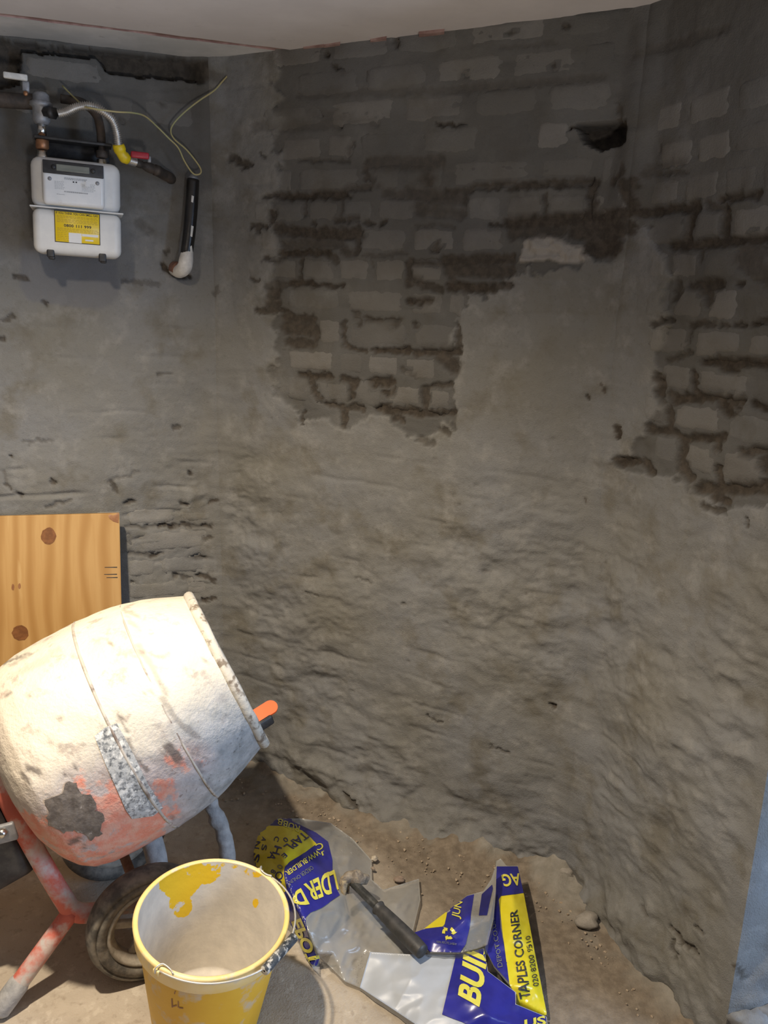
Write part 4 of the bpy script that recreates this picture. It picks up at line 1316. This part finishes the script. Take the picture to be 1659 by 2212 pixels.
mobj('lever_shade', l0 - lx * 0.03 + lx * shade_l / 2 - az3 * 0.021 - ay2 * 0.010 + V @ np.stack([lx, ay2, az3]), F, M['motor'], mixer)  # dark block added for the shaded front side of the lever

# frame tubes
jf = at(155., 1968., 1.815)
footp = on_z(2., 2178., 0.018)
tube('stand_leg', [jf + (jf - footp) * 0.0, jf * 0.6 + footp * 0.4, footp], 0.0195, M['frame'], mixer, 20)
V, F = lathe([(0.0005, -0.012), (0.016, -0.012), (0.0225, -0.004), (0.0225, 0.055), (0.0195, 0.062)], footp, jf - footp, 20)
mobj('leg_foot', V, F, M['cemtube'], mixer)
tube('fork_tube', [at(-45., 1600., 1.72), at(-8., 1672., 1.735), at(40., 1770., 1.765), at(90., 1862., 1.79), at(140., 1945., 1.81), at(160., 1968., 1.82), at(195., 1972., 1.84), at(250., 1958., 1.88), at(330., 1948., 1.93)],
     [0.0205, 0.0205, 0.0205, 0.0205, 0.021, 0.0215, 0.021, 0.0195, 0.0195], M['frame'], mixer, 20)
tube('support_tube', [at(300., 1745., 2.02), at(322., 1800., 2.0), at(338., 1850., 1.98), at(345., 1905., 1.95)], [0.024, 0.026, 0.024, 0.022], M['cemtube'], mixer, 16)
rl = [at(440., 1690., 2.05), at(462., 1752., 2.06), at(482., 1800., 2.06), at(492., 1850., 2.06), at(497., 1885., 2.06)]
rl[-1] = on_z(498., 1880., 0.0)
Qp = smooth_path(rl, 14)
Rq = 0.019 + 0.007 * np.array([vn(np.array(i * 0.33), np.array(0.5), 90) for i in range(len(Qp))])
V, F = sweep(Qp, Rq, 16)
c0 = V.mean(0)
V = V + 0.007 * np.stack([vn(V[:, 2] * 60, V[:, 0] * 60, 91), vn(V[:, 2] * 60, V[:, 0] * 60, 92), vn(V[:, 0] * 60, V[:, 2] * 60, 93)], -1)
mobj('stand_leg', V, F, M['cemtube'], mixer, True, 'leg crusted with dried cement')
tube('stand_leg', [at(70., 1812., 2.0), at(30., 1850., 1.98), at(-30., 1905., 1.95), on_z(-110., 1990., 0.01)], 0.017, M['rust'], mixer, 14)
# cradle below the drum
cr = bc + axw * 0.30
tube('cradle', [bc + axw * 0.26 + np.array([0, 0, -0.262]) + np.array([0.0, 0.0, 0]), bc + axw * 0.26 + np.array([0.03, 0.02, -0.31]), at(345., 1895., 1.96)], 0.022, M['cemtube'], mixer, 14)
# motor housing behind the base
bj, _, _ = frame_from(axw)
mh = bc - axw * 0.085 + np.array([0, 0, -0.02])
V, F = rbox((0.20, 0.30, 0.13), 0.03, 4)
xh, yh, ah = frame_from(axw)
mobj('motor_housing', mh + V @ np.stack([xh, yh, ah]), F, M['motor'], mixer)
V, F = lathe([(0.0005, 0), (0.032, 0), (0.032, 0.075), (0.0005, 0.075)], bc - axw * 0.045, axw, 24)
mobj('drum_shaft', V, F, M['motor'], mixer)
V, F = rbox((0.05, 0.012, 0.042), 0.004, 2)
mobj('clamp_plate', at(8., 1800., 1.70) + V @ np.stack([[0.95, 0.2, 0.2], [-0.2, 0.97, 0.1], [-0.15, -0.1, 0.98]]), F, M['cast'], mixer)
V, F = lathe([(0.0005, 0.02), (0.009, 0.02), (0.009, 0)], at(10., 1795., 1.695), np.array([0, -0.96, 0.28]), 6)
mobj('bolt', V, F, M['chrome'], mixer, False)


# wheels
def wheel(cen, axis, R):
    wob = thing_child('wheel', cen)
    prof_t = [(R * .70, -0.020), (R * .74, -0.026), (R * .86, -0.030), (R * .96, -0.024), (R, -0.010), (R, 0.010), (R * .96, 0.024), (R * .90, 0.029), (R * .885, 0.024), (R * .86, 0.030),
              (R * .74, 0.026), (R * .70, 0.020)]
    V, F = lathe(prof_t, cen, axis, 64, closed=True)
    t = mobj('tyre', V, F, M['rubber'], wob)
    prof_r = [(R * .70, -0.022), (R * .60, -0.012), (R * .57, -0.010), (R * .57, 0.010), (R * .60, 0.014), (R * .645, 0.023), (R * .67, 0.026), (R * .71, 0.022)]
    V, F = lathe(prof_r, cen, axis, 64, closed=True)
    mobj('wheel_rim', V, F, M['rim'], wob)
    V, F = lathe([(0.0005, 0.035), (R * .14, 0.035), (R * .20, 0.026), (R * .20, -0.026), (R * .14, -0.03), (0.0005, -0.03)], cen, axis, 24)
    mobj('hub', V, F, M['rim'], wob)
    x, y, a = frame_from(axis)
    for k in range(5):
        th_ = 2 * math.pi * k / 5 + 0.35
        d = x * math.cos(th_) + y * math.sin(th_); e = np.cross(a, d)
        V, F = rbox((R * .44, 0.018, 0.012), 0.003, 2)
        mobj('spoke', cen + d * R * .385 + V @ np.stack([d, e, a]), F, M['rim'], wob)
    return wob


def thing_child(name, loc):
    e = bpy.data.objects.new(name, None)
    COL.objects.link(e)
    e.parent = mixer
    e.location = Vector(loc) - wloc(mixer)
    e.empty_display_size = 0.03
    return e


wc = on_z(322., 1990., 0.134)
wax = CAM - wc
wax = np.array([wax[0] + 0.38, wax[1], 0.0]); wax /= np.linalg.norm(wax)
wheel(wc, wax, 0.134)
wc2 = wc - wax * 0.36
wheel(wc2, -wax, 0.134)
V, F = sweep(np.array([wc + wax * 0.03, wc - wax * 0.39]), 0.012, 14)
mobj('axle', V, F, M['rust'], mixer)

# ---------------------------------------------------------------- yellow bucket
RB = 0.153
bcen = on_z(459., 1966., 0.300)
lean = np.array([0.095, -0.075, 1.0]); lean /= np.linalg.norm(lean)
base_c = bcen - lean * 0.278
# keep the lowest point of the tilted foot on the floor
rb0 = 0.108
low_z = base_c[2] - rb0 * math.sqrt(1 - lean[2] ** 2)
base_c[2] -= low_z - 0.002; bcen = base_c + lean * 0.278
bucket = thing('bucket', (base_c[0], base_c[1], 0), 'yellow builders bucket with cement residue inside, in front of the mixer', 'bucket')
hx = np.array([1.0, 0, 0]); hx -= lean * (hx @ lean); hx /= np.linalg.norm(hx); hy = np.cross(lean, hx)
BK = Frame(base_c, hx, hy, lean)
out = [(0.0005, 0.004), (0.098, 0.004), (0.106, 0.0), (0.108, 0.004), (0.112, 0.03), (0.1405, 0.235), (0.1405, 0.240)]
V, F = lathe(out, base_c, lean, 96, hint=(0, 1, 0))
body = mobj('bucket_body', V, F, M['bucket'], bucket)
lip = [(0.1405, 0.238), (0.1475, 0.238), (0.1490, 0.240), (0.1525, 0.272), (0.1530, 0.276), (0.1500, 0.2785), (0.1445, 0.2785), (0.1425, 0.276)]
V, F = lathe(lip, base_c, lean, 96, hint=(0, 1, 0))
mobj('bucket_lip', V, F, M['bucket_rim'], bucket)
inn = [(0.1428, 0.277)] + [(0.1428 - 0.0345 * t, 0.277 - 0.267 * t) for t in np.linspace(0.02, 0.985, 60)] + [(0.10, 0.009), (0.06, 0.010), (0.0005, 0.011)]
V, F = lathe(inn, base_c, lean, 150, hint=(0, 1, 0))
px, py = project(V)
Rr = np.zeros(len(V))
for cx_, cy_, rx_, ry_, s0 in [(385, 1905, 50, 38, 1.0), (440, 1885, 45, 28, 1.0), (390, 1955, 28, 30, .9), (545, 1885, 25, 14, .7), (470, 1870, 60, 12, .6), (552, 1950, 9, 12, .8), (350, 1900, 20, 25, .8)]:
    Rr = np.maximum(Rr, s0 * (1 - sstep(0.7, 1.25, np.hypot((px - cx_) / rx_, (py - cy_) / ry_))))
mobj('bucket_inside', V, F, M['residue'], bucket, True, attr=np.stack([Rr, 0 * Rr, 0 * Rr], -1), label='inner face coated with dried cement')
# bail handle folded down to the right
pA = math.radians(-119); pB = math.radians(61)
axd = np.array([math.cos(pB), math.sin(pB)]); pxd = np.array([axd[1], -axd[0]])
hand = []
for t in np.linspace(0, 1, 41):
    a_ = math.pi * t
    e = 0.153 * -math.cos(a_); f = 0.166 * math.sin(a_) ** 0.9
    xy = axd * e + pxd * f
    hand.append((xy[0], xy[1], 0.272 + 0.013 * math.sin(a_) - 0.006 * math.sin(a_) ** 6))
hand = np.array(hand)
V, F = sweep(BK(hand), 0.0019, 8)
hd = mobj('wire_handle', V, F, M['wirem'], bucket)
gmid = hand[16:25].copy()
g0 = BK(gmid[0]); g1 = BK(gmid[-1])
V, F = lathe([(0.0022, 0), (0.0085, 0), (0.0095, 0.003), (0.0095, 1.0), (0.0085, 1.0), (0.0022, 1.0)], np.zeros(3), np.array([0, 0, 1.0]), 18, hint=(0, 1, 0))
gl = float(np.linalg.norm(g1 - g0))
V2 = V.copy(); V2[:, 2] = np.where(V2[:, 2] > 0.5, gl, V2[:, 2])
gx, gy, ga = frame_from(g1 - g0)
gmidp = (g0 + g1) / 2
mobj('handle_grip', g0 + (BK(hand[20]) - gmidp) * 0.7 + V2 @ np.stack([gx, gy, ga]), F, M['grip'], bucket)
for a_ in (pA, pB):
    pp = BK((0.1545 * math.cos(a_), 0.1545 * math.sin(a_), 0.268))
    V, F = rbox((0.014, 0.007, 0.012), 0.002, 2)
    dr = hx * math.cos(a_) + hy * math.sin(a_); tg = np.cross(lean, dr) * (1 if a_ == pA else -1)
    mobj('handle_lug', pp + V @ np.stack([tg, dr, lean]), F, M['bucket_rim'], bucket)
    q = [pp + dr * 0.004, pp + lean * 0.012 + dr * 0.003, pp + lean * 0.016 - dr * 0.008 + tg * 0.006, pp + lean * 0.013 - dr * 0.010 + tg * 0.022, pp + lean * 0.013 - dr * 0.006 + tg * 0.034]
    tube('wire_hook', q, 0.0016, M['wirem'], bucket, 8, 6)
bbk = bvh_of(body)
for q in ([(370, 2157), (373, 2157), (374, 2176), (371, 2176)], [(374, 2172), (382, 2170), (382, 2173), (374, 2175)], [(384, 2162), (386, 2162), (387, 2176), (384, 2176)],
          [(387, 2175), (396, 2176), (396, 2179), (387, 2178)], [(376, 2145), (378, 2140), (380, 2141), (378, 2148)]):
    V, F = poly_shape(q); stamp('scribble', bbk, V, F, M['resin'], bucket, 0.0005, 6)

# ---------------------------------------------------------------- rubble bags
def film(name, outline, ctrl, mat, parent, crumple=0.006, seed=1, sub=3, skirt=True, res=7, label=None, fscale=18.0):
    """crumpled polythene: outline and creases given as (x, y, height) of points on it"""
    pts = [(a, b) for a, b, c in outline] + [(a, b) for a, b, c in ctrl]
    hs = [c for a, b, c in outline] + [c for a, b, c in ctrl]
    n = len(outline)
    r = delaunay_2d_cdt([Vector(p) for p in pts], [], [list(range(n))], 1, 1e-6)
    V3 = []
    for v, ids in zip(r[0], r[3]):
        V3.append((v[0], v[1], hs[ids[0]] * 1000 if ids else 0))
    bm = bmesh.new()
    vs = [bm.verts.new(v) for v in V3]
    for f in r[2]:
        try: bm.faces.new([vs[i] for i in f])
        except ValueError: pass
    bmesh.ops.triangulate(bm, faces=bm.faces[:])
    for _ in range(7):
        E_ = [e for e in bm.edges if math.hypot(e.verts[0].co.x - e.verts[1].co.x, e.verts[0].co.y - e.verts[1].co.y) > res]
        if not E_ or len(bm.faces) > 16000: break
        bmesh.ops.subdivide_edges(bm, edges=E_, cuts=1)
        bmesh.ops.triangulate(bm, faces=[f for f in bm.faces if len(f.verts) > 3])
    bmesh.ops.smooth_vert(bm, verts=[v for v in bm.verts if not v.is_boundary], factor=0.5, use_axis_z=True)
    bmesh.ops.smooth_vert(bm, verts=[v for v in bm.verts if not v.is_boundary], factor=0.5, use_axis_z=True)
    bm.verts.index_update()
    A = np.array([v.co[:] for v in bm.verts])
    F = [[v.index for v in f.verts] for f in bm.faces]
    bedges = [(e.verts[0].index, e.verts[1].index) for e in bm.edges if e.is_boundary]
    bm.free()
    h = A[:, 2] / 1000
    fold = crumple * (0.9 * (1 - np.abs(vn(A[:, 0] / (fscale * 2.6), A[:, 1] / (fscale * 2.6), seed)) * 4) * 0.5 +
                      0.5 * (1 - np.abs(vn(A[:, 0] / fscale + A[:, 1] / (fscale * 3), A[:, 1] / fscale, seed + 1)) * 4) * 0.5)
    h = np.maximum(h + fold, 0.004)
    P = on_z(A[:, 0], A[:, 1], h)
    nf = len(F)
    F = [tuple(f) for f in F]
    if skirt:
        # edge tucked down towards the floor
        mp_ = {}
        L = P.tolist()
        for a, b in bedges:
            for i in (a, b):
                if i not in mp_:
                    mp_[i] = len(L)
                    p = P[i]
                    L.append([p[0], p[1] + 0.004, max(0.003, p[2] * 0.15)])
            F.append((a, b, mp_[b], mp_[a]))
        P = np.array(L)
    o = mobj(name, P, F, mat, parent, True, label)
    return o


bagL = thing('rubble_bag', tuple(on_z(690., 1930., 0.0)), 'crumpled clear rubble bag with blue and yellow print beside the bucket, under the hammer', 'plastic bag')
outL = [(548, 1838, .03), (560, 1800, .05), (600, 1768, .06), (650, 1768, .05), (715, 1778, .035), (762, 1812, .02), (803, 1858, .012), (803, 1900, .012), (828, 1922, .012), (905, 1898, .012),
        (908, 1945, .012), (890, 2020, .014), (885, 2065, .02), (780, 2135, .008), (745, 2120, .010), (692, 2068, .012), (690, 2105, .006), (676, 2092, .01), (640, 2010, .03), (612, 1955, .06), (585, 1925, .06), (556, 1880, .04)]
ctL = [(612, 1842, .135), (622, 1800, .10), (650, 1815, .11), (690, 1822, .09), (718, 1850, .07), (585, 1850, .085), (618, 1900, .145), (640, 1950, .125), (665, 2010, .09), (686, 2060, .05), (668, 1880, .12),
       (720, 1900, .085), (745, 1930, .075), (760, 1850, .045), (700, 1980, .09), (760, 1990, .05), (720, 2060, .035), (790, 2050, .02), (820, 1980, .03), (860, 1950, .035), (850, 2010, .02), (775, 1905, .04)]
bodyL = film('bag_film', outL, ctL, M['film'], bagL, 0.010, 5, res=6, fscale=20)
bvL = bvh_of(bodyL)


def pr_poly(name, bv, poly, mat, parent, off, label=None, ml=7):
    V, F = poly_shape(poly)
    return stamp(name, bv, V, F, mat, parent, off, ml, label)


def pr_text(bv, s, quad, mat, parent, off=0.0022, shear=0.0, bold=0.0, sp=1.0, ml=6):
    V, F = text_shape(s, shear, bold, sp)
    return stamp('lettering', bv, bilinear(V, quad), F, mat, parent, off, ml)


def c3(pts):                                       # points read from the close view of the left bag
    return [(540 + a / 5.823, 1740 + b / 5.823) for a, b in pts]


pr_poly('blue_print', bvL, c3([(240, 245), (370, 155), (520, 150), (530, 200), (640, 255), (830, 345), (980, 460), (1035, 690), (1035, 830), (1080, 1040), (1130, 1130), (900, 1290), (760, 1350), (700, 1410),
                               (700, 1480), (730, 1600), (750, 1700), (870, 1940), (835, 2020), (760, 1980), (600, 1650), (490, 1440), (480, 1280), (445, 1100), (450, 950), (430, 860), (440, 760), (640, 620), (820, 480), (690, 330), (380, 270), (280, 290)]), M['blue'], bagL, 0.0012)
pr_poly('yellow_print', bvL, c3([(60, 560), (120, 330), (240, 260), (380, 262), (560, 290), (650, 320), (760, 410), (835, 490), (640, 630), (500, 710), (440, 780), (430, 870), (450, 960), (470, 1060), (440, 1090), (300, 900), (230, 860), (150, 820), (60, 740), (20, 640)]), M['yel'], bagL, 0.0016)
pr_poly('dark_fold', bvL, c3([(460, 1060), (500, 1100), (560, 1240), (640, 1400), (700, 1560), (640, 1560), (560, 1380), (500, 1230)]), M['dkblue'], bagL, 0.0019)
T3 = lambda *q: [c3([p])[0] for p in q]
def cA(*pts):                                      # points read from a closer view of the print
    return [(600 + a / 11.85, 1780 + b / 11.85) for a, b in pts]


def letter(bv, ch, cx_, cy_, w_, h_, ang, mat, parent, off=0.0024, bold=0.012):
    c_, s_2 = math.cos(math.radians(ang)), math.sin(math.radians(ang))
    q = []
    for a, b in ((-1, 1), (1, 1), (1, -1), (-1, -1)):
        x_, y_ = a * w_ / 2, b * h_ / 2
        q.append((cx_ + x_ * c_ - y_ * s_2, cy_ + x_ * s_2 + y_ * c_))
    return pr_text(bv, ch, q, mat, parent, off, 0, bold)


pr_text(bvL, 'WW.BUILDER', cA((1010, 665), (185, 1240), (250, 1345), (1085, 785)), M['yeltext'], bagL, 0.0024, 0, 0.012)
pr_text(bvL, 'ORDER ONLIN', cA((850, 1080), (265, 1490), (310, 1570), (920, 1165)), M['dimtext'], bagL, 0.0024, 0, 0.005)
pr_text(bvL, 'DER', cA((1290, 1240), (640, 1560), (860, 2000), (1375, 1790)), M['yeltext'], bagL, 0.0024, 0, 0.03)
pr_text(bvL, 'L', cA((1440, 1190), (1290, 1255), (1440, 1720), (1560, 1690)), M['yeltext'], bagL, 0.0024, 0, 0.03)
pr_text(bvL, 'D', cA((580, 1655), (365, 1790), (470, 2120), (800, 2060)), M['yeltext'], bagL, 0.0025, 0, 0.03)
pr_text(bvL, 'TAPL', cA((650, 205), (140, 590), (330, 710), (810, 360)), M['dkblue'], bagL, 0.0026, 0, 0.012)
pr_text(bvL, 'RUBB', [(648, 1786), (602, 1769), (599, 1781), (645, 1800)], M['yeltext'], bagL, 0.0024, 0, 0.01)
pr_text(bvL, 'EPOT', [(652, 1982), (694, 2078), (668, 2086), (630, 1990)], M['yeltext'], bagL, 0.0025, 0, 0.035)
for ch, a, b, w_, h_, an_, mt in (('C', 800, 745, 150, 150, 110, 'dkblue'), ('0', 1070, 770, 120, 150, 140, 'dkblue'), ('H', 825, 1075, 230, 220, 108, 'dkblue'), ('A', 680, 1250, 230, 220, 118, 'dkblue'),
                                  ('E', 1030, 1240, 110, 130, 140, 'dkblue'), ('8', 715, 1710, 110, 150, 115, 'dkblue'), ('0', 915, 1565, 120, 160, 115, 'dimtext'), ('O', 890, 1830, 230, 240, 130, 'dkblue'),
                                  ('A', 430, 740, 130, 140, 110, 'dkblue'), ('S', 440, 990, 170, 150, 100, 'dkblue'), ('N', 215, 910, 230, 190, 100, 'dkblue'), ('S', 190, 1300, 260, 220, 105, 'dkblue'),
                                  ('R', 860, 2010, 170, 170, 130, 'dkblue')):
    letter(bvL, ch, 540 + a / 13.82, 1760 + b / 13.82, w_ / 13.82, h_ / 13.82, an_, M[mt], bagL)
letter(bvL, 'C', 600 + 1060 / 11.85, 1780 + 590 / 11.85, 15, 14, 160, M['yeltext'], bagL)
letter(bvL, 'J', 600 + 1145 / 11.85, 1780 + 760 / 11.85, 7, 9, 160, M['yeltext'], bagL)

bagR = thing('rubble_bag', tuple(on_z(1020., 2110., 0.0)), 'folded blue and yellow printed rubble bag with a pale flap, by the right wall', 'plastic bag')


def c8(pts):
    return [(720 + a / 3.318, 1800 + b / 3.318) for a, b in pts]


def c8h(pts):
    return [(720 + a / 3.318, 1800 + b / 3.318, c) for a, b, c in pts]


stripR = film('side_strip', c8h([(1165, 200, .080), (1200, 180, .085), (1240, 232, .085), (1322, 232, .08), (1362, 420, .075), (1445, 850, .055), (1535, 1310, .012), (1325, 1190, .030), (1260, 1090, .045), (1150, 960, .055),
                                 (1085, 830, .07), (1120, 620, .075), (1165, 400, .08)]),
              c8h([(1190, 470, .09), (1280, 440, .095), (1310, 700, .09), (1390, 900, .07), (1250, 800, .075), (1350, 1120, .05), (1430, 1100, .045)]), M['film_clear'], bagR, 0.004, 15, res=6)
flap = film('pale_flap', c8h([(265, 850, .045), (560, 868, .055), (880, 872, .065), (1080, 825, .075), (1110, 990, .065), (1310, 1140, .042), (1310, 1225, .04), (1530, 1315, .014), (1545, 1470, .010), (740, 1470, .022),
                               (440, 1270, .018), (190, 1105, .014)]),
            c8h([(560, 1050, .05), (700, 1150, .045), (900, 1000, .06), (1000, 1150, .06), (1100, 1300, .05), (400, 1000, .038), (1250, 1300, .035)]), M['film_blue'], bagR, 0.0045, 25, res=6, fscale=30)
upf = film('folded_flap', c8h([(550, 722, .060), (650, 685, .075), (820, 560, .09), (960, 445, .10), (1075, 415, .11), (1130, 330, .12), (1170, 215, .13), (1165, 420, .125), (1150, 610, .115), (1105, 800, .095), (1040, 825, .09),
                               (900, 862, .08), (680, 858, .07)]),
           c8h([(700, 770, .085), (860, 690, .115), (950, 600, .13), (1000, 760, .10), (1080, 600, .125)]), M['film_clear'], bagR, 0.003, 35, res=6)
bvS, bvF, bvU = bvh_of(stripR), bvh_of(flap), bvh_of(upf)
pr_poly('blue_print', bvF, c8([(880, 874), (1075, 830), (1105, 992), (1300, 1140), (1305, 1228), (1522, 1318), (1535, 1460), (1200, 1460), (780, 1300)]), M['blue'], bagR, 0.0012)
pr_text(bvF, 'BUILDER', T_ if False else [c8([p])[0] for p in ((1050, 1250), (1190, 430), (1000, 400), (890, 1190))], M['yeltext'], bagR, 0.0024, 0.18, 0.035)
pr_text(bvF, 'US', [c8([p])[0] for p in ((1370, 1390), (1530, 1380), (1510, 1310), (1360, 1345))], M['yeltext'], bagR, 0.0024, 0.1, 0.03)
pr_poly('blue_print', bvS, c8([(1172, 240), (1320, 240), (1362, 430), (1200, 452), (1185, 480), (1200, 680), (1260, 1010), (1280, 1090), (1150, 950), (1090, 830), (1130, 600), (1165, 410)]), M['blue'], bagR, 0.0012)
pr_poly('yellow_print', bvS, c8([(1190, 475), (1205, 455), (1362, 432), (1440, 850), (1528, 1300), (1500, 1308), (1400, 1290), (1320, 1230), (1318, 1170), (1262, 1080), (1215, 720)]), M['yel'], bagR, 0.0014)
pr_text(bvS, 'TAPLES CORNER', [c8([p])[0] for p in ((1415, 1180), (1315, 550), (1265, 565), (1335, 1190))], M['ink'], bagR, 0.0026, 0.05, 0.015)
pr_text(bvS, '020 8200 9510', [c8([p])[0] for p in ((1470, 1095), (1405, 735), (1372, 745), (1430, 1105))], M['ink'], bagR, 0.0026)
pr_text(bvS, 'BAG', [c8([p])[0] for p in ((1372, 288), (1203, 300), (1226, 390), (1384, 372))], M['yeltext'], bagR, 0.0026, 0, 0.02)
pr_text(bvS, 'DEPOT.CO.UK', [c8([p])[0] for p in ((1215, 960), (1158, 610), (1130, 622), (1180, 968))], M['dimtext'], bagR, 0.0026)
pr_poly('blue_print', bvU, c8([(560, 722), (650, 690), (795, 670), (820, 560), (960, 452), (1010, 440), (990, 560), (975, 680), (950, 790), (910, 855), (690, 850)]), M['blue'], bagR, 0.0012)
pr_poly('yellow_print', bvU, c8([(655, 686), (820, 560), (800, 655), (785, 672)]), M['yel'], bagR, 0.0014)
pr_poly('blue_print', bvU, c8([(1065, 440), (1140, 370), (1145, 400), (1100, 590), (1042, 592)]), M['dkblue'], bagR, 0.0012)
pr_text(bvU, 'JUN', [c8([p])[0] for p in ((920, 625), (945, 500), (880, 490), (850, 600))], M['yeltext'], bagR, 0.0026, 0, 0.015)
pr_text(bvU, '100% RECYCLABLE', [c8([p])[0] for p in ((740, 785), (885, 800), (885, 785), (740, 768))], M['dimtext'], bagR, 0.0026)
# three chasing arrows
for k in range(3):
    a0 = math.radians(90 + 120 * k)
    V2 = []
    c_ = (830, 718)
    for t in np.linspace(-0.62, 0.30, 7):
        V2.append((c_[0] + 46 * math.cos(a0 + t), c_[1] + 42 * math.sin(a0 + t)))
    V2.append((c_[0] + 58 * math.cos(a0 + 0.32), c_[1] + 54 * math.sin(a0 + 0.32)))
    V2.append((c_[0] + 34 * math.cos(a0 + 0.85), c_[1] + 31 * math.sin(a0 + 0.85)))
    V2.append((c_[0] + 14 * math.cos(a0 + 0.30), c_[1] + 13 * math.sin(a0 + 0.30)))
    for t in np.linspace(0.28, -0.62, 7):
        V2.append((c_[0] + 25 * math.cos(a0 + t), c_[1] + 23 * math.sin(a0 + t)))
    pr_poly('recycling_arrow', bvU, c8(V2), M['yeltext'], bagR, 0.0026)

# ---------------------------------------------------------------- hammer lying on the bags
hA = on_z(764., 1908., 0.098); hB = on_z(912., 2056., 0.085)
ham = thing('hammer', tuple((hA + hB) / 2 - np.array([0, 0, 0.03])), 'claw hammer with cement-crusted head and black grip lying on the bags', 'hammer')
hm = hA * 0.56 + hB * 0.44
tube('shaft', [hA - (hB - hA) * 0.05, hA * .8 + hB * .2, hm], [0.0105, 0.0105, 0.0100], M['shaft'], ham, 16)
tube('grip', [hA * 0.62 + hB * 0.38, hA * .58 + hB * .42, hA * 0.48 + hB * .52, hA * .3 + hB * .7, hA * .1 + hB * .9, hB], [0.0175, 0.0145, 0.0160, 0.0175, 0.0180, 0.0165], M['hammer'], ham, 18)
hp_ = [on_z(744., 1934., 0.075), on_z(741., 1915., 0.095), on_z(746., 1900., 0.108), on_z(758., 1894., 0.112), on_z(775., 1897., 0.108), on_z(792., 1899., 0.098)]
Qh = smooth_path(hp_, 10)
Rh = np.interp(np.linspace(0, 1, len(Qh)), [0, 0.2, 0.4, 0.6, 0.8, 0.9, 1], [0.004, 0.009, 0.0125, 0.014, 0.0175, 0.014, 0.0125])
V, F = sweep(Qh, Rh, 18)
V = V + 0.005 * np.stack([vn(V[:, 0] * 90, V[:, 1] * 90 + V[:, 2] * 50, 120 + k) for k in range(3)], -1)
mobj('hammer_head', V, F, M['mud'], ham)
hq_ = [on_z(752., 1930., 0.07), on_z(750., 1914., 0.088), on_z(752., 1902., 0.102)]
V, F = sweep(smooth_path(hq_, 8), np.linspace(0.003, 0.010, 17), 12)
mobj('claw', V, F, M['mud'], ham)


# ---------------------------------------------------------------- stones and crumbs
def stone(px_, py_, r, mat, label, seed, flat=0.6, group=None, z=0.0, name='stone', cat='stone'):
    bm = bmesh.new()
    bmesh.ops.create_icosphere(bm, subdivisions=3, radius=1)
    V = np.array([v.co[:] for v in bm.verts]); F = [[v.index for v in f.verts] for f in bm.faces]
    bm.free()
    n = 0.55 * vn(V[:, 0] * 1.4 + seed, V[:, 1] * 1.4 + V[:, 2] * 1.1, seed) + 0.25 * vn(V[:, 0] * 3 + seed, V[:, 1] * 3 + V[:, 2] * 2.3, seed + 1)
    V = V * (1 + n)[:, None] * np.array([r * 1.25, r, r * flat])
    c = on_z(float(px_), float(py_), z + r * flat * 0.6)
    V = V + c
    V[:, 2] = np.maximum(V[:, 2], z * 0.5)
    o = mobj(name, V, F, mat, None, True)
    tag(o, label, cat, group)
    return o


stone(810, 1854, 0.0085, M['stone'], 'small pale pebble by the right edge of the crumpled bag', 3, 0.8, z=0.012)
stone(862, 1898, 0.0105, M['stone2'], 'flat brown stone chip lying on the soil above the crumpled bag', 8, 0.5, z=0.006)
stone(806, 1876, 0.005, M['stone2'], 'tiny reddish stone crumb just below the pale pebble', 12, 0.8, z=0.010)
stone(1228, 1884, 0.020, M['lump'], 'grey-buff lump of fallen render in the right corner of the walls', 21, 0.7, z=0.02, name='render_lump', cat='rubble')
stone(1270, 1990, 0.022, M['lump'], 'knobbly render lump at the foot of the right wall', 27, 0.7, z=0.01, name='render_lump', cat='rubble')
# a grey stone bulging out of the daylit return
sc_ = hit_plane(1618., 2200., PA, nA, 0.012)
bm = bmesh.new(); bmesh.ops.create_icosphere(bm, subdivisions=3, radius=1)
V = np.array([v.co[:] for v in bm.verts]); F = [[v.index for v in f.verts] for f in bm.faces]; bm.free()
V = V * (1 + 0.5 * vn(V[:, 0] * 1.6 + 4, V[:, 1] * 1.6 + V[:, 2], 31) + 0.25 * vn(V[:, 0] * 4, V[:, 2] * 4 + V[:, 1] * 2, 32))[:, None] * np.array([0.042, 0.03, 0.026])
mobj('stone', V + sc_, F, M['stone3'], wall_return, True)
V2 = V * np.array([1.1, 1.0, 1.0]) + hit_plane(1672., 2185., PA, nA, 0.010)
mobj('stone', V2, F, M['stone3'], wall_return, True)
# loose soil crumbs along the back wall: nobody could count them
rc = random.Random(5)
VV = []; FF = []
bm = bmesh.new(); bmesh.ops.create_icosphere(bm, subdivisions=1, radius=1)
iv = np.array([v.co[:] for v in bm.verts]); ifc = [[v.index for v in f.verts] for f in bm.faces]; bm.free()
for i in range(300):
    t = rc.random()
    dd_ = abs(rc.gauss(0, 0.08)) + 0.07
    P0 = PL + dC * (t * LC) + nC * dd_ if i < 230 else PR + dR * (rc.random() * LR) + nR * (abs(rc.gauss(0, 0.03)) + 0.06)
    r = rc.choice([0.0012, 0.0016, 0.0022, 0.0038]) * rc.uniform(0.8, 1.3)
    k = len(VV) * len(iv)
    zz = 0.003 + 0.018 * math.exp(-dd_ / 0.07)
    VV.append(iv * r * np.array([rc.uniform(.8, 1.4), rc.uniform(.8, 1.4), rc.uniform(.6, 1)]) + np.array([P0[0], P0[1], zz]))
    FF += [tuple(j + k for j in f) for f in ifc]
cr_ = mobj('soil_crumbs', np.concatenate(VV), FF, M['soilbit'], None, False)
tag(cr_, 'brown soil and mortar crumbs scattered along the foot of the walls', 'debris', kind='stuff')
